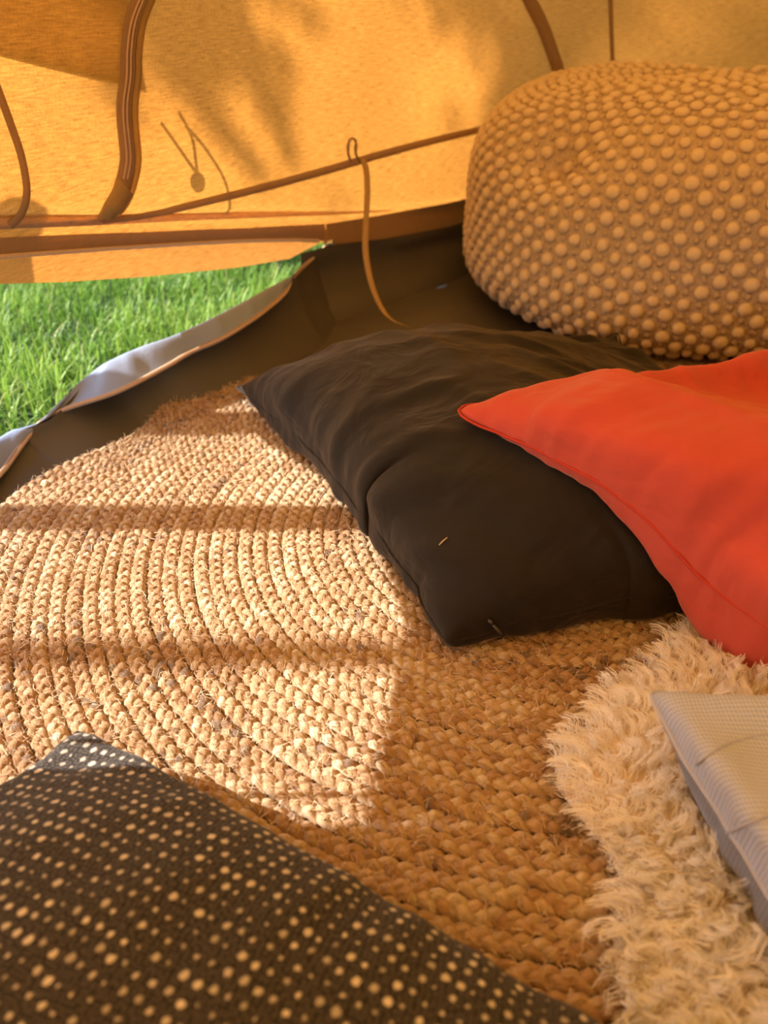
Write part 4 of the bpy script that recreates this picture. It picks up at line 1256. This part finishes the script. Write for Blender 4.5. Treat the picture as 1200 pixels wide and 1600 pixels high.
    facing = (camd * nn).sum(1) / dist
    zc = (p[:, 1]) * CP + (H - p[:, 2]) * SP
    px = 600 + FPX * p[:, 0] / zc; py = 800 + FPX * (-p[:, 1] * SP + (H - p[:, 2]) * CP) / zc
    vis = (facing > 0.1) & (px < 1205) & (py > 100) & (py < 575 - 0.1 * (px > 1060) * (px - 1060))
    score = np.where(vis, facing / dist ** 2, -1)
    order = np.argsort(-score)
    chosen = set(order[:300].tolist())
    from mathutils import Matrix
    rest_v, rest_f, nv = [], [], 0
    kv = []
    for me in kinds:
        vv = np.zeros(len(me.vertices) * 3); me.vertices.foreach_get('co', vv); ff = np.array([list(q.vertices) for q in me.polygons])
        kv.append((vv.reshape(-1, 3), ff))
    sc = rng.uniform(0.86, 1.12, len(p))
    for i in range(len(p)):
        x, y, z = -da[i], ds[i], nn[i]
        x = np.cross(y, z); x /= np.linalg.norm(x); y = np.cross(z, x)
        o3 = p[i] + nn[i] * 0.0015
        k = i % 5
        if i in chosen:
            o = bpy.data.objects.new('knit_bobble', kinds[k]); COL.objects.link(o)
            M = Matrix(((x[0], y[0], z[0], o3[0]), (x[1], y[1], z[1], o3[1]), (x[2], y[2], z[2], o3[2]), (0, 0, 0, 1)))
            o.parent = root
            o.matrix_parent_inverse = root.matrix_basis.inverted() if False else Matrix.Translation(-Vector(root.location))
            o.matrix_basis = M @ Matrix.Scale(float(sc[i]), 4)
        else:
            vv, ff = kv[k]
            rest_v.append(o3 + sc[i] * (vv[:, :1] * x + vv[:, 1:2] * y + vv[:, 2:] * z)); rest_f.append(ff + nv); nv += len(vv)
    obj('bobbles', mesh_np('bobbles', np.vstack(rest_v), np.vstack(rest_f)), mbob, root, kind='stuff')
    # small plain stitches between the bobbles
    u, w = np.meshgrid(np.linspace(0, math.pi / 2 * 1.2, 4), np.linspace(0, 2 * math.pi, 6, endpoint=False), indexing='ij')
    bv = np.stack([np.sin(u) * np.cos(w) * .0052, np.sin(u) * np.sin(w) * .0062, np.cos(u) * .0035], -1).reshape(-1, 3); bf = grid_faces(4, 6, wrap_c=True)[:, ::-1]
    st = sp.copy(); st[:, 0] += 0.0178
    p2, d2, a2, n2 = frame(st[:, 0], st[:, 1])
    ok = (p2[:, 2] > 0.03) & (st[:, 0] < Ltot - 0.01)
    p2, d2, n2 = p2[ok], d2[ok], n2[ok]
    x2 = np.cross(d2, n2)
    V = p2[:, None] + bv[None, :, :1] * x2[:, None] + bv[None, :, 1:2] * d2[:, None] + bv[None, :, 2:] * n2[:, None]
    F = (np.arange(len(p2)) * len(bv))[:, None, None] + bf[None]
    obj('stitches', mesh_np('stitches', V.reshape(-1, 3), F.reshape(-1, 4)), mk, root, kind='stuff')
pouf()

# ------------------------------------------------------------------ small details
def hit_mesh(P, px, py):
    n = P.shape[1]
    V = [tuple(v) for v in np.vstack([P[0].reshape(-1, 3), P[1].reshape(-1, 3)])]
    ix = np.arange(n * n).reshape(n, n)
    q = np.stack([ix[:-1, :-1], ix[1:, :-1], ix[1:, 1:], ix[:-1, 1:]], -1).reshape(-1, 4)
    bv = BVHTree.FromPolygons(V, np.vstack([q, q + n * n]).tolist())
    r = Vector(ray(px, py)).normalized()
    loc, nr, i, d = bv.ray_cast(Vector((0, 0, H)), r)
    if loc is None: return None, None
    if nr.dot(r) > 0: nr = -nr
    return np.array(loc), np.array(nr)

def zip_pull():
    p, n = hit_mesh(PB, 772, 968)
    if p is None: return
    a = at_z(768, 972, float(np.dot(p - [0, 0, H], [0, CP, -SP])) - 0.002); b = at_z(788, 994, float(np.dot(p - [0, 0, H], [0, CP, -SP])) - 0.006)
    mb = MB(); mb.tube(np.array([a, a * .5 + b * .5, b]), np.array([0.0018, 0.0028, 0.0022]), 8, flat=0.4)
    mb.tube(np.array([a - (b - a) * .25, a, a + (b - a) * 0.15]), np.array([.0022, .003, .0022]), 8, flat=.6)
    obj('zip_pull', mb.mesh('zip_pull'), M_dark_metal, cu, label='small dark metal zip pull')
zip_pull()

def straw():
    p, n = hit_mesh(PB, 693, 847)
    if p is None: return
    d = at_z(698, 842, 0.8) - at_z(688, 851, 0.8); d /= np.linalg.norm(d)
    P = np.array([p + n * .001 - d * .005, p + n * .0016, p + n * .0012 + d * .005])
    obj('straw', MB().tube(P, np.array([.0006, .0007, .0005]), 6).mesh('straw'), M_cord, label='tiny bit of straw on the black cushion', cat='straw')
straw()

# stitched panel seams on the pale cushion
def panel_seams():
    for path in ([(1088, 1195), (1110, 1176), (1140, 1160), (1175, 1150), (1215, 1143)], [(1135, 1302), (1160, 1290), (1190, 1277), (1220, 1264)]):
        pts = []
        for x, y in smooth_poly([(a, b, 0) for a, b in path], 14)[:, :2]:
            p, n = hit_mesh(PW, x, y)
            if p is not None: pts.append(p + n * 0.0002)
        if len(pts) > 3:
            obj('panel_seam', MB().tube(np.array(pts), 0.0009, 6).mesh('panel_seam'), M_wseam, cu3)
panel_seams()
